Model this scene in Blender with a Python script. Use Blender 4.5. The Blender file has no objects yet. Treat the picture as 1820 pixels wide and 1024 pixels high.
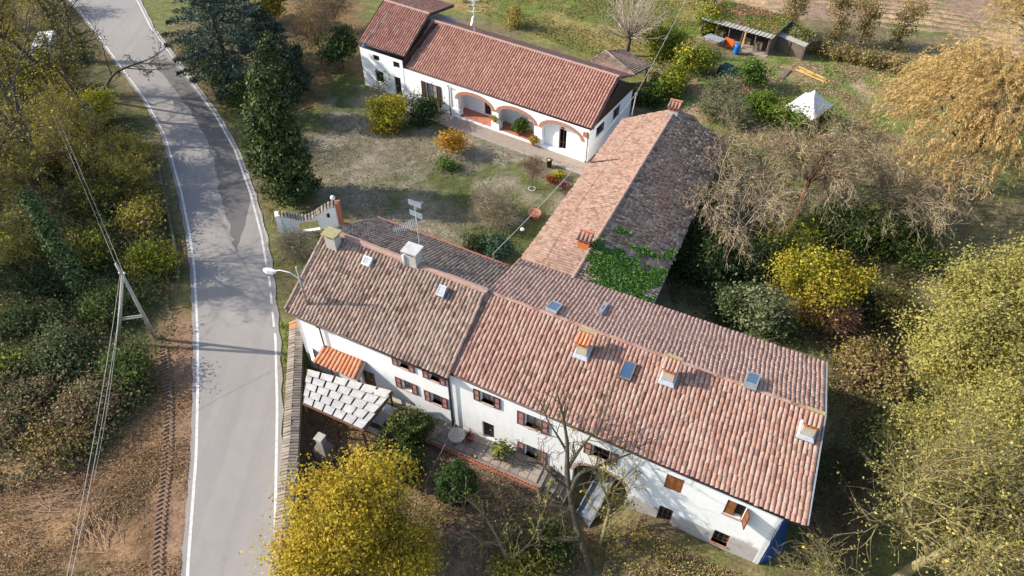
import bpy, bmesh, math, random
import numpy as np
from mathutils import Vector, Matrix
R = math.radians
SC = bpy.context.scene
COL = SC.collection
# ---------------------------------------------------------------- camera, sky, sun, exposure
CAM_H, FOC = 36.0, 1252.0            # drone height in metres, focal length for a 1820 px wide frame
cam_d = bpy.data.cameras.new('camera'); cam_d.sensor_width = 36; cam_d.lens = 36 * FOC / 1820
cam_d.clip_end = 3000; cam_d.clip_start = 0.5
cam = bpy.data.objects.new('camera', cam_d); COL.objects.link(cam)
cam.location = (0, 0, CAM_H); cam.rotation_euler = (R(45), 0, 0); SC.camera = cam
SUN = Vector((-0.991, 0.13, 0)).normalized()       # horizontal direction towards the sun
SUN_EL = 31.0
world = bpy.data.worlds.new('World'); SC.world = world; world.use_nodes = True
nt = world.node_tree; bg = nt.nodes['Background']
sky = nt.nodes.new('ShaderNodeTexSky'); sky.sky_type = 'NISHITA'; sky.sun_disc = False
sky.sun_elevation = R(SUN_EL); sky.sun_rotation = math.atan2(SUN.x, SUN.y)
sky.air_density = 1.0; sky.dust_density = 1.6; sky.ozone_density = 1.0
nt.links.new(sky.outputs[0], bg.inputs[0]); bg.inputs[1].default_value = 0.15
sl = bpy.data.lights.new('sun', 'SUN'); sl.energy = 4.0; sl.angle = R(0.6); sl.color = (1, .925, .80)
so = bpy.data.objects.new('sun', sl); COL.objects.link(so)
sd = Vector((SUN.x * math.cos(R(SUN_EL)), SUN.y * math.cos(R(SUN_EL)), math.sin(R(SUN_EL))))
so.rotation_euler = sd.to_track_quat('Z', 'Y').to_euler(); so.location = (-60, 20, 60)
SC.view_settings.view_transform = 'Standard'; SC.view_settings.look = 'None'
SC.view_settings.exposure = 0.86; SC.view_settings.gamma = 1
SC.cycles.max_bounces = 6; SC.cycles.diffuse_bounces = 3; SC.cycles.transparent_max_bounces = 4
# ---------------------------------------------------------------- helpers
rng = np.random.default_rng(7)
_s = math.sin(R(45))
def W(px, py, z=0.0):
    """survey point: where the sight line through a photo point meets height z"""
    u = (px - 910) / FOC; v = (py - 512) / FOC
    t = (z - CAM_H) / -(_s + v * _s)
    return Vector((u * t, (_s - v * _s) * t, z))
_L = rng.random((256, 256))
def vn(x, y):
    x = np.asarray(x, float); y = np.asarray(y, float)
    xi = np.floor(x).astype(int); yi = np.floor(y).astype(int); fx = x - xi; fy = y - yi
    fx = fx * fx * (3 - 2 * fx); fy = fy * fy * (3 - 2 * fy)
    a = _L[xi % 256, yi % 256]; b = _L[(xi + 1) % 256, yi % 256]; c = _L[xi % 256, (yi + 1) % 256]; d = _L[(xi + 1) % 256, (yi + 1) % 256]
    return a * (1 - fx) * (1 - fy) + b * fx * (1 - fy) + c * (1 - fx) * fy + d * fx * fy
def fbm(x, y, s=1.0, o=4):
    r = 0; a = .5; t = 0
    for k in range(o):
        r = r + a * vn(np.asarray(x) / s + 17.3 * k, np.asarray(y) / s + 9.1 * k); t += a; a *= .5; s *= .5
    return r / t
def S(a, b, x):
    t = np.clip((np.asarray(x, float) - a) / (b - a), 0, 1); return t * t * (3 - 2 * t)
RL = np.array([(-13.6, 4), (-16.82, 15.81), (-18.38, 22.01), (-19.73, 26.6), (-21.2, 31.27), (-23.54, 37.89), (-25.1, 41.71), (-27.72, 47.47), (-32.05, 55.98), (-35.97, 61.98), (-42.97, 71.31), (-48.01, 78.11), (-54.01, 85.82), (-63, 97), (-80, 117), (-130, 175)])
RR = np.array([(-9.6, 4), (-12.35, 15.81), (-13.05, 19.03), (-14.5, 25.57), (-15.96, 31.27), (-17.12, 34.98), (-18.03, 37.89), (-19.4, 41.71), (-21.68, 47.08), (-24.75, 53.43), (-28.28, 59.39), (-33.94, 67.61), (-41.24, 78.11), (-45.75, 85.82), (-55, 97.5), (-72, 117), (-122, 175)])
def xl(y): return np.interp(y, RL[:, 1], RL[:, 0])
def xr(y): return np.interp(y, RR[:, 1], RR[:, 0])
HA = np.array((-3.59, 24.04)); HU = np.array((0.901, -0.4335)); HN = np.array((-0.4335, -0.901))   # front wall of the farmhouse
def sd_house(x, y):
    dx = np.asarray(x, float) - HA[0]; dy = np.asarray(y, float) - HA[1]
    return dx * HU[0] + dy * HU[1], dx * HN[0] + dy * HN[1]
def gz(x, y):
    x = np.asarray(x, float); y = np.asarray(y, float)
    s, d = sd_house(x, y)
    z = -1.15 * S(7, 17, s) * S(-14, -2, d)
    z = z - 1.7 * np.exp(-(((s - 9.3) / 2.1) ** 2 + ((d - .6) / 2.6) ** 2))
    off = np.maximum(xl(y) - x - .8, x - xr(y) - 1.2)
    z = z + .16 * (fbm(x, y, 4.0, 3) - .5) * S(0, 4, off) * S(0, 3, np.abs(d + .2) + 6 * (d < -1))
    z = z + .5 * S(1.5, 7, xl(y) - x) * (fbm(x, y, 7.0, 3) - .35)
    return z
def G(px, py):
    z = 0.0
    for k in range(6):
        p = W(px, py, z); z = float(gz(p.x, p.y))
    return Vector((p.x, p.y, z))
def lerp(a, b, t): return a + (b - a) * t
# ---- object plumbing
ORG = {}
def props(o, label=None, cat=None, group=None, kind=None):
    if label: o['label'] = label
    if cat: o['category'] = cat
    if group: o['group'] = group
    if kind: o['kind'] = kind
    return o
def thing(name, label, cat, loc, group=None):
    o = bpy.data.objects.new(name, None); COL.objects.link(o); o.empty_display_size = .3
    o.location = loc; ORG[o.name] = Vector(loc)
    return props(o, label, cat, group)
def add(name, me, parent=None, **kw):
    o = bpy.data.objects.new(name, me); COL.objects.link(o)
    if parent is not None:
        o.parent = parent; ORG[o.name] = ORG[parent.name]
    else: ORG[o.name] = Vector((0, 0, 0))
    return props(o, **kw)
def mesh_np(name, V, F, mat, col=None, parent=None, smooth=False, dom='FACE', **kw):
    V = np.asarray(V, np.float32).reshape(-1, 3)
    if parent is not None: V = V - np.array(ORG[parent.name], np.float32)
    F = np.asarray(F, np.int32); k = F.shape[1]
    me = bpy.data.meshes.new(name)
    me.vertices.add(len(V)); me.vertices.foreach_set('co', V.ravel())
    me.loops.add(F.size); me.loops.foreach_set('vertex_index', F.ravel())
    me.polygons.add(len(F)); me.polygons.foreach_set('loop_start', np.arange(len(F), dtype=np.int32) * k)
    if smooth: me.polygons.foreach_set('use_smooth', np.ones(len(F), bool))
    if col is not None:
        a = me.attributes.new('Col', 'FLOAT_COLOR', dom)
        c = np.ones((len(col), 4), np.float32); c[:, :3] = col; a.data.foreach_set('color', c.ravel())
    me.update(calc_edges=True)
    if mat: me.materials.append(mat)
    return add(name, me, parent, **kw)
class MB:
    def __init__(s): s.v = []; s.f = []
    def poly(s, *pts):
        n = len(s.v); s.v += [tuple(p) for p in pts]; s.f.append(tuple(range(n, n + len(pts)))); return s
    def hexa(s, p):                                    # 8 points: bottom ring, top ring
        n = len(s.v); s.v += [tuple(q) for q in p]
        for f in ((3, 2, 1, 0), (4, 5, 6, 7), (0, 1, 5, 4), (1, 2, 6, 5), (2, 3, 7, 6), (3, 0, 4, 7)): s.f.append(tuple(n + i for i in f))
        return s
    def box(s, c, x, y, z):                            # centre and three half vectors
        c, x, y, z = Vector(c), Vector(x), Vector(y), Vector(z)
        return s.hexa([c - x - y - z, c + x - y - z, c + x + y - z, c - x + y - z, c - x - y + z, c + x - y + z, c + x + y + z, c - x + y + z])
    def beam(s, a, b, w, h, up=(0, 0, 1)):
        a, b = Vector(a), Vector(b); d = (b - a); up = Vector(up); d.normalize()
        sx = d.cross(up)
        if sx.length < 1e-4: sx = d.cross(Vector((1, 0, 0)))
        sx.normalize(); uy = sx.cross(d)
        return s.box((a + b) / 2, (b - a) / 2, sx * w / 2, uy * h / 2)
    def slab(s, q, t):                                 # quad with thickness t below it
        q = [Vector(p) for p in q]; n = (q[1] - q[0]).cross(q[3] - q[0]).normalized()
        return s.hexa([p - n * t for p in q] + q)
    def tube(s, a, b, r0, r1=None, n=8, caps=True):
        a, b = Vector(a), Vector(b); r1 = r0 if r1 is None else r1
        d = (b - a).normalized(); x = d.orthogonal().normalized(); y = d.cross(x); m = len(s.v)
        for p, r in ((a, r0), (b, r1)):
            for i in range(n):
                t = 2 * math.pi * i / n; s.v.append(tuple(p + x * (r * math.cos(t)) + y * (r * math.sin(t))))
        for i in range(n): j = (i + 1) % n; s.f.append((m + i, m + j, m + n + j, m + n + i))
        if caps: s.f.append(tuple(m + i for i in range(n))[::-1]); s.f.append(tuple(m + n + i for i in range(n)))
        return s
    def path(s, pts, r, n=5):
        for a, b in zip(pts[:-1], pts[1:]): s.tube(a, b, r, r, n)
        return s
    def lathe(s, c, prof, n=14):
        c = Vector(c); m = len(s.v)
        for r, z in prof:
            for i in range(n):
                t = 2 * math.pi * i / n; s.v.append((c.x + r * math.cos(t), c.y + r * math.sin(t), c.z + z))
        for k in range(len(prof) - 1):
            for i in range(n):
                j = (i + 1) % n; s.f.append((m + k * n + i, m + k * n + j, m + (k + 1) * n + j, m + (k + 1) * n + i))
        s.f.append(tuple(m + i for i in range(n))[::-1]); e = m + (len(prof) - 1) * n; s.f.append(tuple(e + i for i in range(n)))
        return s
    def build(s, name, mat, parent=None, smooth=False, weld=False, **kw):
        o = ORG[parent.name] if parent is not None else Vector((0, 0, 0))
        me = bpy.data.meshes.new(name); me.from_pydata([(a - o.x, b - o.y, c - o.z) for a, b, c in s.v], [], s.f)
        if smooth: me.polygons.foreach_set('use_smooth', np.ones(len(me.polygons), bool))
        if weld:
            bm = bmesh.new(); bm.from_mesh(me); bmesh.ops.remove_doubles(bm, verts=bm.verts, dist=.004); bmesh.ops.recalc_face_normals(bm, faces=bm.faces); bm.to_mesh(me); bm.free()
        me.update()
        if mat: me.materials.append(mat)
        return add(name, me, parent, **kw)
# ---------------------------------------------------------------- materials
def new_mat(name):
    m = bpy.data.materials.new(name); m.use_nodes = True; n = m.node_tree.nodes; return m, n, m.node_tree.links, n['Principled BSDF']
def setc(s, c): s.default_value = (c[0], c[1], c[2], 1)
def mix(n, l, f, a, b, mode='MIX'):
    x = n.new('ShaderNodeMix'); x.data_type = 'RGBA'; x.blend_type = mode
    for sock, val in ((x.inputs[0], f), (x.inputs[6], a), (x.inputs[7], b)):
        if isinstance(val, (tuple, list)): setc(sock, val)
        elif isinstance(val, (int, float)): sock.default_value = val
        else: l.new(val, sock)
    return x.outputs[2]
def pos(n): return n.new('ShaderNodeNewGeometry').outputs['Position']
def noise(n, l, scale, detail=4, rough=.6, vec=None, dist=0):
    t = n.new('ShaderNodeTexNoise'); t.inputs['Scale'].default_value = scale; t.inputs['Detail'].default_value = detail
    t.inputs['Roughness'].default_value = rough; t.inputs['Distortion'].default_value = dist
    l.new(vec if vec is not None else pos(n), t.inputs['Vector']); return t.outputs[0]
def ramp(n, l, fac, stops):
    r = n.new('ShaderNodeValToRGB'); e = r.color_ramp.elements
    while len(e) < len(stops): e.new(.5)
    for q, (p, c) in zip(e, stops):
        q.position = p; q.color = (c, c, c, 1) if isinstance(c, (int, float)) else (*c, 1)
    l.new(fac, r.inputs[0]); return r.outputs[0]
def bump(n, l, h, b, strength=.4, dist=.02):
    u = n.new('ShaderNodeBump'); u.inputs['Strength'].default_value = strength; u.inputs['Distance'].default_value = dist
    l.new(h, u.inputs['Height']); l.new(u.outputs[0], b.inputs['Normal'])
def mat(name, c, c2=None, scale=3, rough=.8, bs=.25, metal=0, fine=40, spec=.3):
    m, n, l, b = new_mat(name); c2 = c2 or tuple(v * .65 for v in c)
    f = noise(n, l, scale, 6, .65); f2 = ramp(n, l, f, [(.3, 0.), (.7, 1.)])
    l.new(mix(n, l, f2, c2, c), b.inputs['Base Color']); b.inputs['Roughness'].default_value = rough; b.inputs['Metallic'].default_value = metal
    b.inputs['Specular IOR Level'].default_value = spec
    if bs: bump(n, l, noise(n, l, fine, 3), b, bs, .02)
    return m
def tile_mat(name, stops, patch, pa, patch_scale=.5, dark=(.05, .03, .025), dk=.35, spots=.4):
    m, n, l, b = new_mat(name)
    at = n.new('ShaderNodeAttribute'); at.attribute_name = 'Col'; oi = n.new('ShaderNodeObjectInfo')
    ad = n.new('ShaderNodeMath'); ad.operation = 'ADD'; l.new(at.outputs['Fac'], ad.inputs[0]); l.new(oi.outputs['Random'], ad.inputs[1])
    fr = n.new('ShaderNodeMath'); fr.operation = 'FRACT'; l.new(ad.outputs[0], fr.inputs[0])
    c = ramp(n, l, fr.outputs[0], stops)
    pf = ramp(n, l, noise(n, l, patch_scale, 5, .65), [(.42, 0.), (.68, pa)]); c = mix(n, l, pf, c, patch)
    d = ramp(n, l, noise(n, l, 1.9, 6, .75), [(.5, 0.), (.72, dk)]); c = mix(n, l, d, c, dark)
    sp = ramp(n, l, noise(n, l, 11, 4, .7), [(.52, 0.), (.7, spots)]); c = mix(n, l, sp, c, (.42, .36, .29))
    s2 = ramp(n, l, noise(n, l, 17, 3, .6), [(.55, 0.), (.7, .5)]); c = mix(n, l, s2, c, dark)
    l.new(c, b.inputs['Base Color']); b.inputs['Roughness'].default_value = .9; b.inputs['Specular IOR Level'].default_value = .15
    bump(n, l, noise(n, l, 45, 3), b, .4, .01)
    return m
def plaster(name, c=(.83, .835, .835), grime=.22, base_z=None):
    m, n, l, b = new_mat(name)
    f = ramp(n, l, noise(n, l, .9, 6, .7), [(.45, 0.), (.75, grime)])
    k = mix(n, l, f, c, (.52, .50, .47))
    if base_z is not None:           # bare weathered render along the foot of the wall, ragged upper edge
        sx = n.new('ShaderNodeSeparateXYZ'); l.new(pos(n), sx.inputs[0])
        q = n.new('ShaderNodeMath'); q.operation = 'MULTIPLY_ADD'; l.new(noise(n, l, .55, 6, .65), q.inputs[0]); q.inputs[1].default_value = -2.6; xm = n.new('ShaderNodeMapRange'); l.new(sx.outputs[0], xm.inputs[0]); xm.inputs[1].default_value = 3.5; xm.inputs[2].default_value = 7.5; xm.inputs[3].default_value = 1.1; xm.inputs[4].default_value = 0
        za = n.new('ShaderNodeMath'); za.operation = 'ADD'; l.new(sx.outputs[2], za.inputs[0]); l.new(xm.outputs[0], za.inputs[1]); l.new(za.outputs[0], q.inputs[2])
        mr = n.new('ShaderNodeMapRange'); l.new(q.outputs[0], mr.inputs[0]); mr.inputs[1].default_value = base_z - .25; mr.inputs[2].default_value = base_z + .1; mr.inputs[3].default_value = 1; mr.inputs[4].default_value = 0
        g = mix(n, l, noise(n, l, 2.2, 6, .7), (.30, .27, .25), (.55, .51, .48))
        k = mix(n, l, mr.outputs[0], k, g)
    st = n.new('ShaderNodeMapping'); l.new(pos(n), st.inputs[0]); st.inputs['Scale'].default_value = (3, 3, .35)
    v = ramp(n, l, noise(n, l, 1.0, 5, .7, st.outputs[0]), [(.55, 0.), (.8, .3)]); k = mix(n, l, v, k, (.45, .43, .41))
    l.new(k, b.inputs['Base Color']); b.inputs['Roughness'].default_value = .92; b.inputs['Specular IOR Level'].default_value = .1
    bump(n, l, noise(n, l, 9, 5), b, .25, .02)
    return m
def leaf_mat(name, trans=.3, rough=.6):
    m, n, l, b = new_mat(name)
    at = n.new('ShaderNodeAttribute'); at.attribute_name = 'Col'
    l.new(at.outputs['Color'], b.inputs['Base Color']); b.inputs['Roughness'].default_value = rough; b.inputs['Specular IOR Level'].default_value = .12
    t = n.new('ShaderNodeBsdfTranslucent'); l.new(at.outputs['Color'], t.inputs[0])
    x = n.new('ShaderNodeMixShader'); x.inputs[0].default_value = trans
    l.new(b.outputs[0], x.inputs[1]); l.new(t.outputs[0], x.inputs[2]); l.new(x.outputs[0], n['Material Output'].inputs[0])
    return m
def attr_mat(name, rough=.9, ns=0, bs=.3, fine=20):
    m, n, l, b = new_mat(name)
    at = n.new('ShaderNodeAttribute'); at.attribute_name = 'Col'; c = at.outputs['Color']
    if ns:
        f = ramp(n, l, noise(n, l, ns, 8, .75), [(.28, .45), (.72, 1.45)]); c = mix(n, l, 1.0, c, f, 'MULTIPLY')
        f = ramp(n, l, noise(n, l, ns * 4.3, 5, .7), [(.3, .55), (.7, 1.4)]); c = mix(n, l, 1.0, c, f, 'MULTIPLY')
    l.new(c, b.inputs['Base Color']); b.inputs['Roughness'].default_value = rough; b.inputs['Specular IOR Level'].default_value = .15
    if bs: bump(n, l, noise(n, l, fine, 5, .7), b, bs, .08)
    return m
M = {}
TC = [(0, (.22, .122, .095)), (.2, (.335, .182, .14)), (.45, (.385, .218, .17)), (.7, (.40, .252, .198)), (.9, (.425, .305, .245)), (1, (.28, .185, .148))]
M['tile_l'] = tile_mat('roof tile weathered', [(0, (.15, .10, .08)), (.25, (.275, .18, .142)), (.55, (.345, .228, .18)), (.85, (.41, .295, .24)), (1, (.23, .165, .135))], (.32, .25, .20), .6, .45, (.05, .036, .03), .6, .25)
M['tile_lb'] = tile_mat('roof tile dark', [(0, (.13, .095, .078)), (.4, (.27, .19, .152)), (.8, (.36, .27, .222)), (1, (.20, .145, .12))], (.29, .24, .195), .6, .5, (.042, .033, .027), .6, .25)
M['tile_r'] = tile_mat('roof tile red', TC, (.41, .25, .195), .5, .35, (.12, .07, .055), .3, .15)
M['tile_rb'] = tile_mat('roof tile red lightened', [(0, (.33, .19, .15)), (.4, (.49, .285, .22)), (.8, (.56, .37, .295)), (1, (.44, .28, .225))], (.51, .36, .285), .6, .4, (.12, .08, .062), .3, .2)  # red tile colours lightened to offset the dimmer light on the back slope
M['tile_b'] = tile_mat('barn tile pink', [(0, (.165, .098, .077)), (.35, (.245, .148, .116)), (.75, (.285, .183, .145)), (1, (.31, .215, .172))], (.28, .20, .157), .55, .7, (.08, .052, .042), .5, .2)
M['tile_bd'] = tile_mat('barn tile dark mossy', [(0, (.15, .102, .078)), (.35, (.33, .222, .17)), (.7, (.47, .335, .262)), (1, (.55, .43, .345))], (.17, .14, .075), .7, .6, (.05, .04, .03), .5)
M['tile_a'] = tile_mat('roof tile orange', [(0, (.33, .155, .115)), (.3, (.43, .21, .155)), (.7, (.48, .25, .19)), (1, (.51, .32, .25))], (.40, .20, .15), .5, .3, (.13, .065, .05), .3, .15)
M['tile_c'] = tile_mat('coping tile', [(0, (.20, .155, .125)), (.5, (.31, .25, .205)), (1, (.38, .32, .265))], (.27, .25, .19), .6, .8, (.07, .06, .045), .45, .2)
M['tile_new'] = tile_mat('roof tile new orange', [(0, (.50, .18, .085)), (.5, (.58, .23, .11)), (1, (.62, .30, .17))], (.54, .23, .12), .3, .6, (.3, .11, .06), .2, .2)
M['deck'] = mat('roof underlay', (.26, .15, .115), (.16, .095, .075), 3)
M['ridge'] = mat('ridge tile', (.42, .27, .215), (.30, .19, .155), 5)
M['red'] = mat('red verge paint', (.42, .10, .07), (.33, .12, .09), 3)
M['plaster'] = plaster('white plaster'); M['plaster_old'] = plaster('white plaster weathered foot', base_z=-.95)
M['plaster_a'] = plaster('white plaster clean', (.84, .845, .845), .12)
M['plaster_g'] = plaster('grey plaster', (.42, .40, .37), .5)
M['brick'] = mat('brick', (.42, .17, .10), (.30, .12, .08), 8, .9, .5)
M['brick_o'] = mat('orange brick', (.62, .22, .06), (.50, .17, .06), 6, .85, .3)
M['terra'] = mat('terracotta', (.50, .20, .12), (.38, .15, .10), 5)
M['shut'] = mat('shutter oxblood', (.15, .045, .035), (.09, .03, .026), 6, .6)
M['shut_p'] = mat('shutter faded panel', (.36, .20, .18), (.24, .12, .11), 8, .7)
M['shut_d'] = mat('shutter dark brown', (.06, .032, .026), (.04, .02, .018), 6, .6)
M['wood_o'] = mat('varnished wood', (.27, .10, .035), (.17, .06, .025), 7, .5)
M['wood'] = mat('grey timber', (.20, .15, .115), (.11, .085, .07), 5)
M['wood_y'] = mat('yellow pole timber', (.55, .36, .12), (.42, .27, .09), 5)
M['stalk'] = mat('dry cane', (.52, .36, .23), (.40, .26, .16), 5)
M['wood_r'] = mat('brown timber', (.20, .10, .055), (.12, .06, .04), 5)
M['glass'] = mat('window glass', (.025, .03, .035), (.015, .018, .02), 2, .08, 0, 0, 40, .8)
M['skyglass'] = mat('skylight glass', (.05, .10, .19), (.035, .08, .16), 1, .12, 0, 0, 40, .8)
M['curtain'] = mat('curtained glass', (.38, .38, .37), (.13, .13, .13), 4, .2, 0)
M['dark'] = mat('dark interior', (.012, .011, .01), None, 2, .9, 0)  # near-black colour stands in for the unlit depth of openings
M['metal'] = mat('galvanised metal', (.50, .53, .56), (.36, .39, .43), 6, .4, .1, .6)
M['lead'] = mat('sheet metal flashing', (.50, .53, .57), (.34, .38, .44), 5, .45, .2, .3)
M['gutter'] = mat('brown gutter', (.07, .045, .038), (.05, .03, .028), 4, .5, 0)
M['white'] = mat('white paint', (.78, .78, .77), (.66, .66, .65), 4, .6, .1)
M['dome'] = mat('skylight dome', (.42, .44, .45), (.30, .32, .33), 3, .3, 0)
M['pvc'] = mat('white sheet', (.55, .54, .53), (.37, .36, .35), 2.2, .55, .1)
M['mossy'] = mat('mossy concrete', (.16, .15, .10), (.08, .085, .045), 2, .95, .5)
M['concrete'] = mat('concrete', (.40, .37, .33), (.28, .26, .23), 3)
M['stone_y'] = mat('lichen stone', (.38, .33, .16), (.24, .21, .12), 6, .9, .5)
M['cable'] = mat('cable', (.42, .40, .38), (.34, .32, .3), 3, .6, 0)
M['cable_d'] = mat('dark cable', (.10, .10, .10), None, 3, .6, 0)
M['blue'] = mat('blue sheeting', (.012, .085, .30), (.008, .05, .20), 1.5, .5, .3, 0, 3)
M['barrel'] = mat('blue plastic', (.01, .16, .55), (.01, .12, .42), 3, .4, 0)
M['green_p'] = mat('dark green plastic', (.015, .06, .045), (.01, .04, .03), 3, .5, .3)
M['orange_p'] = mat('orange panel', (.60, .13, .03), (.5, .1, .03), 3, .6, .1)
M['black'] = mat('black plastic', (.02, .02, .02), None, 3, .5, 0)
M['silver'] = mat('silver car paint', (.32, .35, .38), (.28, .31, .34), 2, .3, 0, .4)
M['carwhite'] = mat('white car paint', (.8, .8, .8), (.74, .74, .74), 2, .25, 0, 0, 40, .6)
M['rubber'] = mat('rubber', (.02, .02, .02), None, 3, .8, 0)
M['pave'] = mat('paving stone', (.25, .215, .195), (.165, .14, .125), 2.5)
M['pave2'] = mat('pink gravel path', (.34, .275, .225), (.26, .215, .18), 2.5)
M['steel'] = mat('weathered sheet metal', (.22, .245, .28), (.075, .085, .10), 3.5, .75, .6, .1, 6)
M['trim'] = mat('pale brick trim', (.52, .36, .30), (.40, .26, .22), 5, .9, .3)
M['bark'] = mat('bark', (.13, .105, .08), (.07, .055, .045), 5, .95, .6)
M['bark_l'] = mat('lichen bark', (.33, .29, .13), (.15, .12, .07), 4, .95, .6)
M['bark_p'] = mat('pale bark', (.52, .44, .35), (.36, .29, .22), 4, .95, .5)
M['bark_g'] = mat('grey bark', (.30, .26, .22), (.17, .145, .12), 4, .95, .6)
M['bark_r'] = mat('rusty bark', (.24, .11, .055), (.13, .07, .04), 4, .95, .6)
M['leaf'] = leaf_mat('leaf', .38); M['leaf_s'] = leaf_mat('leaf dense', .15, .5); M['twig'] = attr_mat('twig', .9, 0, 0)
M['ground'] = attr_mat('ground cover', .95, 1.3, .6, 9)
M['litter'] = leaf_mat('ground litter', .1, .8)
# ---------------------------------------------------------------- the ground
def inpoly(x, y, poly):
    r = np.zeros(x.shape, bool); n = len(poly)
    for i in range(n):
        x1, y1 = poly[i]; x2, y2 = poly[(i + 1) % n]
        c = ((y1 > y) != (y2 > y)) & (x < (x2 - x1) * (y - y1) / (y2 - y1 + 1e-9) + x1); r ^= c
    return r
def wp(pts): return [tuple(W(*p)[:2]) for p in pts]
def axis(a, b, step, far):
    core = np.arange(a, b + step / 2, step); e = []; d = step; v = 0
    while v < far: d *= 1.35; v += d; e.append(v)
    e = np.array(e); return np.concatenate([a - e[::-1], core, core[-1] + e])
gx = axis(-64, 66, .58, 900); gy = axis(8, 96, .58, 900)
X, Y = np.meshgrid(gx, gy); Z = gz(X, Y)
jx = X + 2.6 * (fbm(X, Y, 3.2) - .5); jy = Y + 2.6 * (fbm(X + 50, Y + 31, 3.2) - .5)
base = np.zeros(X.shape + (3,)); n1 = fbm(X, Y, 6.0); n2 = fbm(X + 90, Y, 2.2); n3 = fbm(X, Y + 70, .9, 3)
def blend(c1, c2, t): return np.array(c1) * (1 - t[..., None]) + np.array(c2) * t[..., None]
base[:] = blend((.17, .14, .075), (.14, .15, .05), S(.4, .6, n1))
def zone(pts, c1, c2, t, soft=0, c3=None, t3=None):
    m = inpoly(jx, jy, wp(pts)).astype(float)
    for _ in range(2): m = (m + np.roll(m, 1, 0) + np.roll(m, -1, 0) + np.roll(m, 1, 1) + np.roll(m, -1, 1)) / 5
    c = blend(c1, c2, t)
    if c3: c = c * (1 - t3[..., None]) + np.array(c3) * t3[..., None]
    base[:] = base * (1 - m[..., None]) + c * m[..., None]
zone([(560, -40), (1260, -40), (1260, 60), (1160, 160), (1060, 110), (860, 30)], (.125, .15, .035), (.24, .195, .07), S(.44, .64, n1), 0, (.33, .19, .08), .5 * S(.62, .75, n2))
zone([(470, -10), (640, -10), (660, 110), (640, 170), (520, 200)], (.22, .14, .07), (.15, .11, .05), S(.4, .6, n2))
zone([(590, 120), (700, 150), (800, 215), (1045, 292), (1010, 360), (925, 475), (640, 390), (560, 330)], (.19, .165, .11), (.085, .10, .03), S(.42, .6, n1), 0, (.265, .225, .165), .85 * S(.48, .66, n2))
zone([(1140, 100), (1620, 90), (1660, 250), (1560, 320), (1240, 290)], (.25, .185, .10), (.13, .175, .04), S(.4, .58, n2), 0, (.36, .24, .17), .8 * S(.58, .7, n1))
zone([(500, 640), (760, 720), (1000, 870), (1240, 940), (1400, 1100), (400, 1100)], (.13, .09, .062), (.19, .13, .085), S(.4, .62, n2))
zone([(1080, 900), (1330, 985), (1420, 1120), (1000, 1120)], (.20, .15, .075), (.14, .145, .045), S(.4, .6, n2))
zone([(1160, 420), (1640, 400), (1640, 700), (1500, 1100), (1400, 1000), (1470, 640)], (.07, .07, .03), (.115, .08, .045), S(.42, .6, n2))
zone([(1490, 450), (1640, 420), (1620, 500), (1560, 640), (1460, 620)], (.075, .075, .03), (.085, .06, .035), S(.35, .6, n2))  # tree shade darkened into the ground colour here
zone([(-300, -40), (120, -40), (215, 160), (330, 470), (300, 640), (230, 740), (-300, 900)], (.115, .09, .045), (.075, .08, .03), S(.4, .6, n2), 0, (.21, .14, .07), .7 * S(.58, .7, n1))
vg = [(330, 480), (352, 700), (338, 1000), (300, 1300), (-400, 1300), (-300, 860), (200, 800), (300, 600)]
zone(vg, (.29, .175, .092), (.19, .115, .064), S(.38, .62, n2), 0, (.15, .13, .045), .85 * S(.5, .66, n1))
base[:] = base * (1 - (.45 * inpoly(X, Y, wp(vg)) * S(.5, .72, fbm(X + 200, Y + 40, 1.3)))[..., None])
zone([(285, 560), (345, 560), (350, 720), (330, 1040), (270, 1040), (300, 800)], (.30, .185, .12), (.21, .13, .085), S(.4, .6, n3))
zone([(230, 20), (300, 90), (420, 280), (500, 470), (520, 560), (560, 560), (500, 420), (440, 260), (330, 80)], (.16, .14, .06), (.19, .135, .08), S(.38, .55, n2))
zone([(497, 560), (516, 560), (513, 900), (490, 1040), (480, 1040)], (.15, .21, .035), (.21, .18, .07), S(.4, .6, n2))
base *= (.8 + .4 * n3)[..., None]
idx = np.arange(X.size).reshape(X.shape)
Fq = np.stack([idx[:-1, :-1], idx[:-1, 1:], idx[1:, 1:], idx[1:, :-1]], -1).reshape(-1, 4)
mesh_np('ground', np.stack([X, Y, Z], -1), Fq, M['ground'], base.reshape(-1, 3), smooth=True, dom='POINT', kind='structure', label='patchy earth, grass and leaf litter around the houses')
def strip(name, pl, pr, z, m, parent=None, nx=6, step=1.0, **kw):
    """sheet between two polylines given as functions of y rows"""
    V = []; n = len(pl)
    for a, b in zip(pl, pr):
        for k in range(nx + 1): t = k / nx; V.append((a[0] * (1 - t) + b[0] * t, a[1] * (1 - t) + b[1] * t, z))
    i = np.arange(n * (nx + 1)).reshape(n, nx + 1)
    return mesh_np(name, V, np.stack([i[:-1, :-1], i[:-1, 1:], i[1:, 1:], i[1:, :-1]], -1).reshape(-1, 4), m, parent=parent, smooth=True, **kw)
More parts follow.
